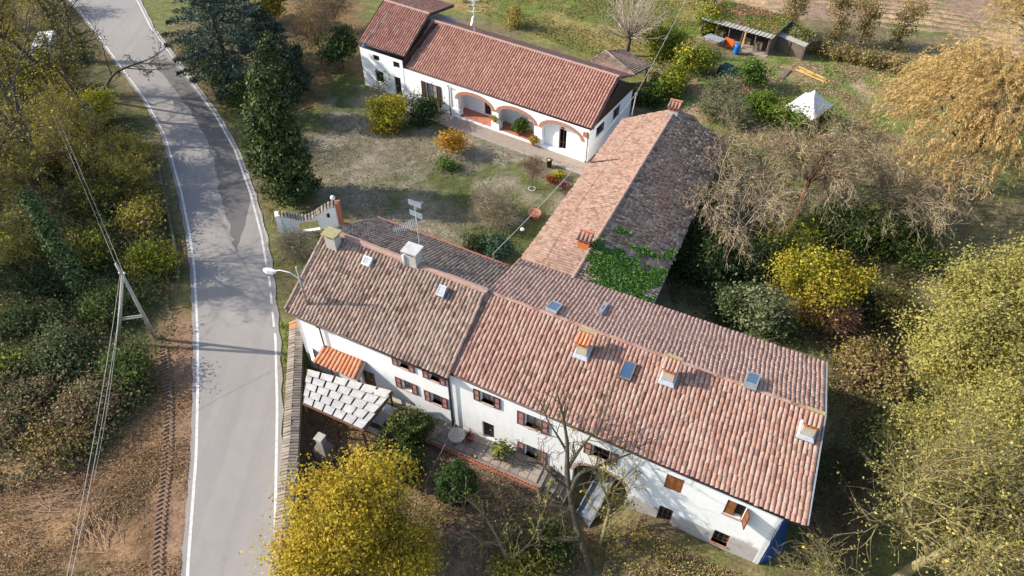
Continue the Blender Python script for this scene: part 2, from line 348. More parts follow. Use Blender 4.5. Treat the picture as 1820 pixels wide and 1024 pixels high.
# asphalt
def asphalt(name, a, b, c3):
    m, n, l, bs = new_mat(name)
    f = ramp(n, l, noise(n, l, .16, 4, .55), [(.3, 0.), (.7, 1.)]); c = mix(n, l, f, a, b)
    mp = n.new('ShaderNodeMapping'); l.new(pos(n), mp.inputs[0]); mp.inputs['Rotation'].default_value = (0, 0, R(-18)); mp.inputs['Scale'].default_value = (1.1, .06, 1)
    st = ramp(n, l, noise(n, l, 1.0, 5, .65, mp.outputs[0]), [(.35, 0.), (.7, .75)]); c = mix(n, l, st, c, c3); bl = ramp(n, l, noise(n, l, 1.3, 7, .75), [(.3, .95), (.7, 1.05)]); c = mix(n, l, 1.0, c, bl, 'MULTIPLY')
    g = ramp(n, l, noise(n, l, 60, 2), [(.3, .8), (.7, 1.2)]); c = mix(n, l, 1.0, c, g, 'MULTIPLY')
    cr = n.new('ShaderNodeTexVoronoi'); cr.feature = 'DISTANCE_TO_EDGE'; cr.inputs['Scale'].default_value = .23
    w = n.new('ShaderNodeVectorMath'); w.operation = 'ADD'; tx = n.new('ShaderNodeTexNoise'); tx.inputs['Scale'].default_value = .8; tx.inputs['Detail'].default_value = 5; l.new(pos(n), tx.inputs['Vector'])
    sc = n.new('ShaderNodeVectorMath'); sc.operation = 'SCALE'; l.new(tx.outputs['Color'], sc.inputs[0]); sc.inputs['Scale'].default_value = 2.2
    l.new(pos(n), w.inputs[0]); l.new(sc.outputs[0], w.inputs[1]); l.new(w.outputs[0], cr.inputs['Vector'])
    k = ramp(n, l, cr.outputs['Distance'], [(0, .55), (.006, 0.)]); k2 = ramp(n, l, noise(n, l, .16, 3), [(.48, 0.), (.6, 1.)])
    kk = mix(n, l, 1.0, k, k2, 'MULTIPLY'); c = mix(n, l, kk, c, (.05, .05, .05))
    l.new(c, bs.inputs['Base Color']); bs.inputs['Roughness'].default_value = .85; bump(n, l, noise(n, l, 90, 2), bs, .25, .01)
    return m
M['asphalt'] = asphalt('asphalt pale', (.24, .22, .203), (.285, .258, .235), (.215, .202, .195))
M['asphalt_d'] = asphalt('asphalt dark', (.105, .096, .095), (.145, .13, .122), (.11, .104, .104))
M['paint'] = mat('road paint', (.68, .67, .65), (.40, .385, .37), 4, .7, .1)
M['paint_o'] = mat('road paint worn', (.50, .49, .48), (.26, .25, .25), 5, .8, .1)
ys = np.arange(4.5, 170, .8)
e = .34
road = strip('road', [(xl(y) - e - .10 * math.sin(y * 3.1) * .5, y) for y in ys], [(xr(y) + e + .08 * math.sin(y * 2.3), y) for y in ys], .05, M['asphalt'], kind='structure', label='pale asphalt road curving past the farmhouse')
def mark(fx, off, y0, y1, w, m, z=.056, st=.6):
    q = np.linspace(y0, y1, max(2, int((y1 - y0) / st)))
    return strip('road_marking', [(fx(y) + off - w / 2, y) for y in q], [(fx(y) + off + w / 2, y) for y in q], z, m, road, 1)
mark(xl, 0, 4.5, 165, .17, M['paint'])
mark(xr, 0, 4.5, 31.6, .16, M['paint'])
for a, b in ((32.2, 33.6), (34.4, 35.5), (36.1, 37.2)): mark(xr, -.03, a, b, .15, M['paint'], st=.3)
mark(xr, -.12, 38.4, 165, .16, M['paint']); mark(xr, .24, 41, 120, .10, M['paint_o'])
# darker repaired strip in the right lane
dl = [(415, 440), (408, 400), (392, 350), (384, 300), (362, 240), (335, 190), (303, 150), (262, 100)]
dr = [(420, 446), (436, 400), (446, 352), (432, 306), (410, 255), (383, 210), (348, 165), (308, 112)]
def fine_line(p, n=6):
    o = []
    for a, b in zip(p[:-1], p[1:]):
        for k in range(n): t = k / n; o.append((a[0] * (1 - t) + b[0] * t, a[1] * (1 - t) + b[1] * t))
    return o + [p[-1]]
jag = lambda L, a: [(q.x + a * (random.Random(i).random() - .5), q.y) for i, q in enumerate(W(*p) for p in fine_line(L))]
strip('asphalt_patch', jag(dl, .35), jag(dr, .1), .0535, M['asphalt_d'], road, 2)
# tyre track in the verge: pressed earth lugs
mb = MB()
for k, y in enumerate(np.arange(11, 30.5, .27)):
    for sx in (-1, 1):
        x = xl(y) - .95 - .012 * (y - 11) * 6 + .25 * math.sin(y * .3); a = Vector((x, y + .12, 0)); b = Vector((x + sx * .3, y - .12, 0))
        a.z = float(gz(a.x, a.y)) + .02; b.z = float(gz(b.x, b.y)) + .02
        mb.beam(a, b, .11, .10)
M['mud'] = mat('pressed earth', (.25, .16, .11), (.15, .095, .07), 3, .95, .6)
mb.build('tyre_track', M['mud'], kind='structure', label='chevron tractor tyre track pressed into the verge')
# ploughed field
fx_ = np.arange(24, 92, .42); fy_ = np.arange(70, 122, .42); FX, FY = np.meshgrid(fx_, fy_)
ph = FY * .93 + FX * .30 + 1.8 * np.sin(FX * .09) + .5 * fbm(FX, FY, 1.5) + 3 * fbm(FX, FY, 9); edge = S(0, 6, FY - (77.5 - .25 * (FX - 30)) + 3 * (fbm(FX, FY, 5) - .5))
edge = np.maximum(edge, S(0, 5, FX - 47 + 3 * (fbm(FX, FY, 5) - .5)) * S(66, 70, FY))
FZ = gz(FX, FY) - .25 + edge * (.30 + .15 * S(.3, .6, fbm(FX + 11, FY, 6)) * np.sin(ph * 4.6) + .12 * (fbm(FX, FY, .8, 2) - .5))
fc = blend((.43, .295, .165), (.26, .18, .125), S(.35, .65, fbm(FX, FY, 5) + .16 * np.sin(ph * 4.6)))
fi = np.arange(FX.size).reshape(FX.shape)
mesh_np('field', np.stack([FX, FY, FZ], -1), np.stack([fi[:-1, :-1], fi[:-1, 1:], fi[1:, 1:], fi[1:, :-1]], -1).reshape(-1, 4), M['ground'], fc.reshape(-1, 3), smooth=True, dom='POINT', kind='structure', label='bare stubble field with curved furrows and wheel ruts')
# ---------------------------------------------------------------- roofs of single clay tiles
def tile_mesh(w0, w1, ln, h=1.0, n=5):
    V = []; F = []
    for y, w in ((0, w0), (ln, w1)):
        for i in range(n + 1):
            t = math.pi * i / n; V.append((-w * math.cos(t), y, w * h * math.sin(t)))
    for i in range(n): F.append((i, i + 1, n + 2 + i, n + 1 + i))
    # closed lower lip gives the tile its thickness
    m = len(V)
    for i in range(n + 1):
        t = math.pi * i / n; V.append((-(w0 - .022) * math.cos(t), .004, (w0 * h - .022) * math.sin(t)))
    for i in range(n): F.append((m + i, m + i + 1, i + 1, i))
    return np.array(V), np.array(F)
class Roof:
    """collects tile placements for one building; the nearest 300 become objects, the rest one mesh each plane"""
    def __init__(s, owner, solo=300): s.owner = owner; s.solo = solo; s.planes = []
    def plane(s, e0, e1, r0, r1, mt, pitch=.243, row=.31, w=.112, jit=1.0, skip=(), deck=True, thick=.12, cut=None, hh=.66):
        e0, e1, r0, r1 = [Vector(p) for p in (e0, e1, r0, r1)]
        dk = None
        if deck:
            dk = MB().slab([e0, e1, r1, r0], thick).build('roof', M['deck'], s.owner)
        nc = max(1, round(((e1 - e0).length + (r1 - r0).length) / 2 / pitch)); nr = max(1, round(((r0 - e0).length + (r1 - e1).length) / 2 / row))
        I, J = np.meshgrid(np.arange(nc), np.arange(nr)); I = I.ravel(); J = J.ravel(); N = len(I)
        sx = (I + .5) / nc; t = J / nr - .06 / (nr * row)
        a = lambda v: np.array(v)
        P = a(e0) + (a(e1) - a(e0)) * sx[:, None]; Q = a(r0) + (a(r1) - a(r0)) * sx[:, None]
        D = Q - P; rl = np.linalg.norm(D, axis=1) / nr; Dn = D / np.linalg.norm(D, axis=1)[:, None]
        U = (a(e1) - a(e0)); U = U / np.linalg.norm(U); Nn = np.cross(U, Dn); Nn /= np.linalg.norm(Nn, axis=1)[:, None]
        p = P + D * t[:, None] + Nn * (.012 + jit * .012 * rng.random(N))[:, None] + U * (rng.normal(0, .010 * jit, N) + .018 * jit * np.sin(I * 12.9 + J * .5))[:, None] + Dn * rng.normal(0, .02 * jit, N)[:, None]
        an = rng.normal(0, .035 * jit, N); tl = -.075 + rng.normal(0, .014 * jit, N)
        Y = Dn * np.cos(tl)[:, None] + Nn * np.sin(tl)[:, None]
        Xv = np.cross(Y, Nn); Xv /= np.linalg.norm(Xv, axis=1)[:, None]
        X2 = Xv * np.cos(an)[:, None] + Y * np.sin(an)[:, None]; Y2 = Y * np.cos(an)[:, None] - Xv * np.sin(an)[:, None]; Z2 = np.cross(X2, Y2)
        keep = np.ones(N, bool)
        for (s0, s1, t0, t1) in skip: keep &= ~((sx > s0) & (sx < s1) & (J / nr > t0 - .8 / nr) & (J / nr < t1))
        if cut is not None: keep &= cut(p)
        keep &= ~((rng.random(N) < .0) )
        Rm = np.stack([X2, Y2, Z2], -1)[keep]; p = p[keep]
        tv, tf = tile_mesh(w, w * .88, float(np.mean(rl)) + .06, hh)
        s.planes.append((dk, mt, p, Rm, tv, tf)); return dk
    def finish(s, eye=(0, 0, CAM_H)):
        allp = [(np.linalg.norm(pl[2] - np.array(eye), axis=1), k) for k, pl in enumerate(s.planes)]
        d = np.concatenate([q[0] for q in allp]) if allp else np.array([])
        lim = np.sort(d)[min(len(d) - 1, s.solo - 1)]; budget = s.solo
        o = np.array(ORG[s.owner.name])
        for (dist, k) in allp:
            dk, mt, p, Rm, tv, tf = s.planes[k]; par = dk or s.owner
            near = dist <= lim
            if near.any():
                me = bpy.data.meshes.new('roof_tile'); me.from_pydata([tuple(v) for v in tv], [], [tuple(map(int, f)) for f in tf]); me.materials.append(mt); me.update()
                for q, Rr in zip(p[near] - o, Rm[near]):
                    ob = bpy.data.objects.new('roof_tile', me); ob.parent = par
                    ob.matrix_basis = Matrix(((Rr[0, 0], Rr[0, 1], Rr[0, 2], q[0]), (Rr[1, 0], Rr[1, 1], Rr[1, 2], q[1]), (Rr[2, 0], Rr[2, 1], Rr[2, 2], q[2]), (0, 0, 0, 1)))
                    COL.objects.link(ob)
            p2 = p[~near]; R2 = Rm[~near]
            if len(p2):
                V = np.einsum('nij,kj->nki', R2, tv) + p2[:, None, :]
                F = tf[None] + (np.arange(len(p2)) * len(tv))[:, None, None]
                c = np.repeat(rng.random(len(p2)), len(tf)); c = np.stack([c, c, c], 1)
                mesh_np('roof_tiles', V.reshape(-1, 3), F.reshape(-1, 4), mt, c, par, kind='stuff')
def ridge_tiles(owner, a, b, m, r=.13, ln=.42, lift=.03):
    a, b = Vector(a), Vector(b); n = max(1, round((b - a).length / ln)); d = (b - a) / n; y = d.normalized(); x = y.cross(Vector((0, 0, 1))).normalized(); z = x.cross(y)
    tv, tf = tile_mesh(r, r * .88, d.length + .05, .8)
    me = bpy.data.meshes.new('ridge_tile'); me.from_pydata([tuple(v) for v in tv], [], [tuple(map(int, f)) for f in tf]); me.materials.append(m); me.update()
    for k in range(n):
        ob = bpy.data.objects.new('ridge_tile', me); ob.parent = owner; q = a + d * k + Vector((0, 0, lift + .015 * random.random())) - ORG[owner.name]
        M4 = Matrix(((x.x, y.x, z.x, q.x), (x.y, y.y, z.y, q.y), (x.z, y.z, z.z, q.z), (0, 0, 0, 1)))
        ob.matrix_basis = M4 @ Matrix.Rotation(random.gauss(0, .03), 4, 'Z') @ Matrix.Rotation(-.03, 4, 'X'); COL.objects.link(ob)
def wall(owner, a, u, L, z0, z1, ops, m, depth=.28, name='wall', n=None, z1b=None):
    """wall face from a along u; ops: (s0, s1, zb, zt, arch_rise)"""
    a = Vector((a[0], a[1], 0)); u = Vector((u[0], u[1], 0)); n = Vector((n[0], n[1], 0))
    br = {0.0, L}
    for (s0, s1, zb, zt, rise) in ops:
        br |= {s0, s1}
        if rise:
            for k in range(1, 16): br.add(s0 + (s1 - s0) * k / 16)
    br = sorted(br); mb = MB()
    top = lambda o, s: o[3] + (o[4] * math.sqrt(max(0, 1 - ((s - (o[0] + o[1]) / 2) / ((o[1] - o[0]) / 2)) ** 2)) if o[4] else 0)
    P = lambda s, z, dd=0: a + u * s + Vector((0, 0, z)) - n * dd
    zt_ = lambda s: z1 if z1b is None else z1 + (z1b - z1) * s / L
    for i in range(len(br) - 1):
        s, t = br[i], br[i + 1]
        act = sorted([o for o in ops if o[0] <= s + 1e-6 and o[1] >= t - 1e-6], key=lambda o: o[2])
        zs = zt = z0
        for o in act:
            mb.poly(P(s, zs), P(t, zt), P(t, o[2]), P(s, o[2]))
            mb.poly(P(s, o[2]), P(t, o[2]), P(t, o[2], depth), P(s, o[2], depth))
            a1, a2 = top(o, s), top(o, t)
            mb.poly(P(s, a1), P(s, a1, depth), P(t, a2, depth), P(t, a2)); zs, zt = a1, a2
        mb.poly(P(s, zs), P(t, zt), P(t, zt_(t)), P(s, zt_(s)))
    for o in ops:
        for s in (o[0], o[1]): mb.poly(P(s, o[2]), P(s, o[2], depth), P(s, o[3], depth), P(s, o[3]))
    return mb.build(name, m, owner)
def frame_axes(a, u, n): return Vector((a[0], a[1], 0)), Vector((u[0], u[1], 0)), Vector((n[0], n[1], 0)), Vector((0, 0, 1))
def shutter(parent, c, ux, un, w, h, m1, m2, label=None):
    """louvred leaf centred at c, lying in the plane of ux and z"""
    z = Vector((0, 0, 1)); mb = MB(); f = .07
    for s in (-1, 1):
        mb.box(c + ux * s * (w / 2 - f / 2), ux * f / 2, un * .022, z * h / 2); mb.box(c + z * s * (h / 2 - f / 2), ux * (w / 2 - f), un * .022, z * f / 2)
    mb.box(c, ux * (w / 2 - f), un * .022, z * f / 2)
    n0 = len(mb.f); k = max(4, int(h / .11))
    for i in range(k):
        q = c + z * (-h / 2 + f + (h - 2 * f) * (i + .5) / k); mb.box(q, ux * (w / 2 - f), un * .006 + z * .012, (z * .05 - un * .012))
    o = mb.build('shutter', m1, parent, label=label); o.data.materials.append(m2)
    for p in o.data.polygons: p.material_index = int(p.index >= n0)
    return o
def window(owner, a, u, n, s0, s1, zb, zt, fm, gm, depth=.2, sill=None, shut=None, sw=.46, grid=(2, 1), shm=('shut', 'shut_p'), label=None):
    a, u, n, z = frame_axes(a, u, n); P = lambda s, q, d=0: a + u * s + z * q + n * d
    w = s1 - s0; h = zt - zb; c = P((s0 + s1) / 2, (zb + zt) / 2, -depth); mb = MB(); f = .055
    for k in (-1, 1):
        mb.box(c + u * k * (w / 2 - f / 2), u * f / 2, n * .03, z * h / 2); mb.box(c + z * k * (h / 2 - f / 2), u * (w / 2 - f), n * .03, z * f / 2)
    for i in range(1, grid[0]): mb.box(c + u * (-w / 2 + w * i / grid[0]), u * .028, n * .026, z * (h / 2 - f))
    for i in range(1, grid[1]): mb.box(c + z * (-h / 2 + h * i / grid[1]), u * (w / 2 - f), n * .02, z * .018)
    win = mb.build('window', fm, owner, label=label)
    for i in range(grid[0]):
        x0 = -w / 2 + w * i / grid[0] + .03; x1 = -w / 2 + w * (i + 1) / grid[0] - .03
        MB().box(c + u * (x0 + x1) / 2 - n * .01, u * (x1 - x0) / 2, n * .006, z * (h / 2 - f)).build('pane', gm, win)
    if sill: MB().box(P((s0 + s1) / 2, zb - .03, .02 - depth / 2), u * (w / 2 + .06), n * (depth / 2 + .06), z * .03).build('sill', sill, win)
    if shut == 'open':
        for k in (-1, 1): shutter(win, P((s0 + s1) / 2 + k * (w / 2 + sw / 2 + .03), (zb + zt) / 2, .045), u, n, sw, h + .06, M[shm[0]], M[shm[1]])
    if shut == 'closed':
        for k in (-1, 1): shutter(win, P((s0 + s1) / 2 + k * w / 4, (zb + zt) / 2, -.03), u, n, w / 2 - .012, h - .02, M['wood_o'], M['wood_o'])
    return win
def gutter(owner, a, b, r=.07, m=None, name='gutter'):
    MB().tube(a, b, r, r, 8).build(name, m or M['gutter'], owner, True)
# ---------------------------------------------------------------- chimneys
def chimney_tiled(owner, base, u, n, w=.62, d=.62, h=1.0, brick=None, body=None, capm=None, skirt=True):
    """plastered shaft in a metal skirt, brick head with vents, small roof of four tiles"""
    z = Vector((0, 0, 1)); b = Vector(base); u = Vector((u[0], u[1], 0)); n = Vector((n[0], n[1], 0))
    ch = MB().box(b + z * (h / 2 - .5), u * w / 2, n * d / 2, z * (h / 2 + .5)).build('chimney', body or M['plaster_g'], owner)
    if skirt:
        mb = MB(); q = [b + u * sx * (w / 2 + .13) + n * sy * (d / 2 + .2) + z * (.02 - .34 * sy * (d / 2 + .2) + .06) for sx, sy in ((-1, 1), (1, 1), (1, -1), (-1, -1))]
        t = [b + u * sx * (w / 2 + .03) + n * sy * (d / 2 + .03) + z * (.24 - .14 * sy) for sx, sy in ((-1, 1), (1, 1), (1, -1), (-1, -1))]
        for i in range(4): j = (i + 1) % 4; mb.poly(q[i], q[j], t[j], t[i])
        mb.build('flashing', M['lead'], ch)
    mb = MB(); hh = .26
    for sx in (-1, 0, 1):
        for sy in (-1, 1): mb.box(b + u * sx * (w / 2 - .07) + n * sy * (d / 2 - .06) + z * (h + hh / 2), u * .075, n * .075, z * hh / 2)
    mb.box(b + z * (h + .02), u * (w / 2 + .03), n * (d / 2 + .03), z * .02)
    mb.build('brick_head', brick or M['brick_o'], ch)
    MB().box(b + z * (h + hh / 2 + .02), u * (w / 2 - .16), n * (d / 2 - .16), z * (hh / 2 - .03)).build('flue', M['dark'], ch)
    MB().slab([b + u * sx * (w / 2 + .1) + n * sy * (d / 2 + .12) + z * (h + hh + .17 - .14 * sy) for sx, sy in ((-1, 1), (1, 1), (1, -1), (-1, -1))], .05).build('cap', M['terra'], ch)
    tv, tf = tile_mesh(.105, .09, d + .28)
    me = bpy.data.meshes.new('cap_tile'); me.from_pydata([tuple(v) for v in tv], [], [tuple(map(int, f)) for f in tf]); me.materials.append(capm or M['tile_r'])
    yv = (-n + z * .23).normalized(); xv = u; zv = xv.cross(yv)
    if zv.z < 0: xv = -u; zv = xv.cross(yv)
    for k in range(4):
        q = b + u * (-w / 2 - .02 + (w + .04) * k / 3) + n * (d / 2 + .14) + z * (h + hh + .05) - ORG[ch.name]
        ob = bpy.data.objects.new('cap_tile', me); ob.parent = ch; COL.objects.link(ob)
        ob.matrix_basis = Matrix(((xv.x, yv.x, zv.x, q.x), (xv.y, yv.y, zv.y, q.y), (xv.z, yv.z, zv.z, q.z), (0, 0, 0, 1)))
    MB().box(b - n * (d / 2 + .08) + z * (h + hh + .36), u * (w / 2 + .12), n * .09, z * .035).build('cap_ridge', M['stone_y'] if brick is None else M['terra'], ch)
    return ch
def chimney_slab(owner, base, u, n, w, d, h, capm, body):
    z = Vector((0, 0, 1)); b = Vector(base); u = Vector((u[0], u[1], 0)); n = Vector((n[0], n[1], 0))
    ch = MB().box(b + z * (h / 2 - .5), u * w / 2, n * d / 2, z * (h / 2 + .5)).build('chimney', body, owner)
    mb = MB()
    for sx in (-1, 1):
        for sy in (-1, 1): mb.box(b + u * sx * (w / 2 - .07) + n * sy * (d / 2 - .07) + z * (h + .1), u * .07, n * .07, z * .1)
    mb.build('pier', body, ch); MB().box(b + z * (h + .1), u * (w / 2 - .12), n * (d / 2 - .12), z * .09).build('flue', M['dark'], ch)
    MB().box(b + z * (h + .26), u * (w / 2 + .12), n * (d / 2 + .12), z * .05).build('cap', capm, ch)
    return ch
def skylight(owner, q, frame_m, glass_m, lift=.14, fw=.07):
    """q: four corners lying on the roof plane, counter-clockwise seen from above"""
    q = [Vector(p) for p in q]; nn = (q[1] - q[0]).cross(q[3] - q[0]).normalized(); c = sum(q, Vector()) / 4
    mb = MB()
    inn = [c + (p - c) * (1 - 2 * fw / (q[1] - q[0]).length) for p in q]
    for i in range(4):
        j = (i + 1) % 4
        mb.hexa([q[i] - nn * .1, q[j] - nn * .1, inn[j] - nn * .1, inn[i] - nn * .1, q[i] + nn * lift, q[j] + nn * lift, inn[j] + nn * lift, inn[i] + nn * lift])
    o = mb.build('skylight', frame_m, owner)
    MB().slab([p + nn * (lift - .02) for p in inn], .02).build('pane', glass_m, o)
    return o
# ---------------------------------------------------------------- the long farmhouse: upper (left) and lower (right) half
def hit(px, py, a, b, c):
    a, b, c = Vector(a), Vector(b), Vector(c); nn = (b - a).cross(c - a); o = Vector((0, 0, CAM_H)); d = W(px, py, 0) - o
    return o + d * ((a - o).dot(nn) / d.dot(nn))
def hn(s, d=0.0, z=0.0):
    """point in farmhouse coordinates: s along the front, d out of the front wall"""
    p = HA + HU * s + HN * d; return Vector((p[0], p[1], z))
WD = -.22                                             # front wall stands back from the eave line
wa = hn(0, WD)
u3 = Vector((HU[0], HU[1], 0)); n3 = Vector((HN[0], HN[1], 0)); Zv = Vector((0, 0, 1))
A, Cc, B, Dd, E_, F_ = W(507, 552, 5.2), W(797, 672, 5.2), W(581, 408, 7.55), W(865, 518, 7.25), W(670, 387, 5.0), W(908, 475, 5.0)
P0, P1, Q0, Q1, T0, T1 = W(799, 661, 5.2), W(1433, 934, 4.7), W(865, 518, 7.05), W(1465, 738, 6.5), W(922, 461, 5.0), W(1467, 645, 4.7)
hl = thing('farmhouse', 'upper half of the long white farmhouse, weathered brown tiles, beside the road', 'house', hn(-5, -5))
hr = thing('farmhouse', 'lower half of the long white farmhouse, red tiles, mill arch in its front', 'house', hn(9, -5))
rl_ = Roof(hl); rl_.plane(A, Cc, B, Dd, M['tile_l'])
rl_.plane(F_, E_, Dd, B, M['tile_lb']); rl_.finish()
rr_ = Roof(hr); rr_.plane(P0, P1, Q0, Q1, M['tile_r'])
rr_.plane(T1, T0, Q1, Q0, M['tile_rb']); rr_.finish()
ridge_tiles(hl, B, Dd, M['ridge'], .14); ridge_tiles(hr, Q0, Q1, M['tile_r'], .115)
ridge_tiles(hl, A + Zv * .05, B, M['tile_l'], .12, .4); 
MB().beam(E_ + Zv * .02 + (E_ - B).normalized() * .05, F_ + Zv * .02, .10, .16).build('verge_board', M['red'], hl)
MB().beam(B + Zv * .02, Dd + Zv * .02, .42, .05).build('ridge_mortar', M['ridge'], hl)
MB().beam(P1 + u3 * .06 + Zv * .03, Q1 + u3 * .06 + Zv * .03, .05, .2).build('verge_flashing', M['metal'], hr)
MB().beam(Q1 + u3 * .06 + Zv * .03, T1 + u3 * .06 + Zv * .03, .05, .2).build('verge_flashing', M['metal'], hr)
gutter(hl, A + n3 * .07 - Zv * .06, Cc + n3 * .07 - Zv * .06); gutter(hr, P0 + n3 * .07 - Zv * .06, P1 + n3 * .07 - Zv * .06)
gutter(hr, T0 - n3 * .07 - Zv * .06, T1 - n3 * .07 - Zv * .06)
DZ = -.28                                             # heights read off at the eave line, wall plane lies behind it
winsR = [(1.95, 2.75, 3.95, 4.88), (4.68, 5.62, 3.33, 4.46), (4.72, 5.62, .34, 1.47), (8.65, 9.6, 3.12, 4.08), (12.68, 13.6, 2.82, 4.12), (12.78, 13.55, -.72, .92), (15.84, 16.8, 2.66, 4.0), (15.84, 16.7, -.46, .76)]
winsR = [(a, b, c + DZ, d + DZ) for a, b, c, d in winsR]
doorR = (1.95, 2.72, .12, 1.75)
archR = (7.7, 10.9, -3.2, .55, 1.2)
opsR = [(*w, 0) for w in winsR] + [(*doorR, 0), archR]
wall(hr, wa, u3, 18.5, -3.2, 4.98, opsR, M['plaster_old'], .3, n=n3, z1b=4.62)
winsL = [(-3.36, -2.7, 2.12, 3.03), (-1.38, -.68, 1.96, 2.88), (-3.34, -2.7, 4.25, 5.1), (-1.3, -.66, 4.2, 5.05)]
winsL = [(a, b, c + DZ, d + DZ) for a, b, c, d in winsL]
opsL = [(*w, 0) for w in winsL] + [(-6.4, -5.4, .1, 2.1, 0)]
La = hn(-10.6, WD + .05)
wall(hl, La, u3, 10.58, -.6, 5.05, [(a + 10.6, b + 10.6, c, d, e) for a, b, c, d, e in opsL], M['plaster'], .3, n=n3)
def endwall(owner, s, zb, zf, zr, d0, d1, zk, m, name='gable_wall'):
    dm = (d0 + d1) / 2; mb = MB(); pts = [(d0, zb), (d1, zb), (d1, zk), (dm, zr), (d0, zf)]
    a = [hn(s, d, z) for d, z in pts]; b = [hn(s + .3 * (1 if s < 5 else -1), d, z) for d, z in pts]
    mb.poly(*a); mb.poly(*b[::-1])
    for i in range(5): j = (i + 1) % 5; mb.poly(a[i], a[j], b[j], b[i])
    return mb.build(name, m, owner)
endwall(hl, -10.6, -.5, 5.0, 7.35, WD + .05, -9.5, 4.9, M['plaster']); endwall(hr, 18.5, -3.0, 4.6, 6.3, WD, -10.0, 4.6, M['plaster'])
MB().poly(hn(-10.6, -9.5, -.5), hn(.0, -9.5, -.5), hn(.0, -9.5, 4.95), hn(-10.6, -9.5, 4.95)).build('back_wall', M['plaster'], hl)
MB().poly(hn(.0, -9.8, -1), hn(18.5, -10.0, -2), hn(18.5, -10.0, 4.6), hn(.0, -9.8, 4.85)).build('back_wall', M['plaster'], hr)
MB().poly(hn(.0, WD - .3, -.5), hn(.0, -9.6, -.5), hn(0, -9.6, 4.9), hn(0, -5, 7.3), hn(.0, WD - .3, 4.9)).build('party_wall', M['plaster'], hl)
MB().poly(hn(7.0, WD - 6, -3), hn(12, WD - 6, -3), hn(12, WD - 6, 2.3), hn(7.0, WD - 6, 2.3)).build('inner_wall', M['plaster_g'], hr)
MB().slab([hn(.1, WD - .3, 2.25), hn(18.4, WD - .3, 2.25), hn(18.4, -9.7, 2.25), hn(.1, -9.7, 2.25)], .2).build('upper_floor', M['wood'], hr)
for s in (6.9, 11.6): MB().poly(hn(s, WD - .28, -3.2), hn(s, WD - 6, -3.2), hn(s, WD - 6, 2.05), hn(s, WD - .28, 2.05)).build('inner_wall', M['plaster_g'], hr)
# windows of the right half
for i, w in enumerate(winsR):
    if i in (0, 1, 2, 3): window(hr, wa, u3, n3, *w, M['wood_r'], M['curtain' if i in (0, 1, 2) else 'glass'], .27, M['trim'], 'open', .44 if i else .4, (2, 1), ('shut_d', 'shut_p') if i in (0, 3) else ('shut', 'shut_p'))
    elif i == 4: window(hr, wa, u3, n3, *w, M['wood_r'], M['glass'], .2, None, 'closed', label='window with closed brown wooden shutters')
    elif i in (5, 7): window(hr, wa, u3, n3, *w, M['wood_r'], M['dark'], .22, M['brick'], None, .4, (3, 3))
    else:
        wn = window(hr, wa, u3, n3, *w, M['wood_r'], M['dark'], .26, M['pave2'], None, label='window with one leaf closed and one swung out')
        P = lambda s, z, d: wa + u3 * s + Zv * z + n3 * d
        zc = (w[2] + w[3]) / 2
        shutter(wn, P(w[0] + .24, zc, -.05), u3, n3, .47, 1.3, M['wood_o'], M['wood_o'])
        sdv = (n3 * .92 + u3 * .39).normalized(); shutter(wn, P(w[1] + .02, zc, .03) + sdv * .25, sdv, u3, .5, 1.32, M['shut'], M['wood_o'])
for i, w in enumerate(winsL): window(hl, hn(0, WD + .05), u3, n3, *w, M['wood_r'], M['curtain'], .26, M['trim'], 'open', .40)
# front door with its two glazed leaves
def door(owner, a, u, n, s0, s1, zb, zt, m, depth=.2, panes=True, label=None, open_=False):
    a, u, n, z = frame_axes(a, u, n); w = s1 - s0; h = zt - zb; c = a + u * (s0 + s1) / 2 + z * (zb + zt) / 2 - n * depth; mb = MB()
    for k in (-1, 1): mb.box(c + u * k * (w / 2 - .05), u * .05, n * .035, z * h / 2)
    mb.box(c + z * (h / 2 - .05), u * (w / 2 - .1), n * .035, z * .05); mb.box(c - z * h * .18, u * (w / 2 - .1), n * .03, z * .05); mb.box(c, u * .04, n * .03, z * (h / 2 - .1))
    o = mb.build('door', m, owner, label=label)
    if not open_:
        for k in (-1, 1):
            MB().box(c + u * k * w * .23 + z * h * .16 - n * .01, u * (w * .23 - .03), n * .008, z * h * .29).build('pane', M['glass'], o)
            MB().box(c + u * k * w * .23 - z * h * .35 - n * .01, u * (w * .23 - .03), n * .012, z * h * .14).build('panel', m, o)
        MB().tube(c + u * .06 + n * .03, c + u * .06 + n * .09, .018, n=6).tube(c + u * .06 + n * .09, c + u * .16 + n * .09, .014, n=6).build('handle', M['metal'], o)
    else:
        MB().box(c + u * (-w / 2 + .06) - n * .3, u * .02, n * .3, z * (h / 2 - .05)).build('leaf', m, o)
    return o
door(hr, wa, u3, n3, *doorR, M['shut_d'], .2); door(hl, hn(0, WD + .05), u3, n3, -6.4, -5.4, .1, 2.1, M['wood_r'], .2)
# brick edge of the mill arch
def arch_ring(owner, a, u, n, o, tk, m, nb, out=.02, dp=.12, name='arch_brick'):
    a, u, n, z = frame_axes(a, u, n); c = (o[0] + o[1]) / 2; hw = (o[1] - o[0]) / 2
    for k in range(nb):
        q = []
        for t in (k / nb, (k + .86) / nb):
            th = math.pi * (1 - t)
            for r in (.0, tk): q.append((c + (hw + r) * math.cos(th), o[3] + (o[4] + r) * math.sin(th)))
        (x0, z0), (x1, z1), (x2, z2), (x3, z3) = q
        f = [a + u * x + z * zz + n * (out + .012 * (k % 2)) for x, zz in ((x0, z0), (x2, z2), (x3, z3), (x1, z1))]
        MB().hexa([p - n * dp for p in f] + f).build(name, m, owner)
arch_ring(hr, wa, u3, n3, archR, .2, M['trim'], 24, .012, .1)
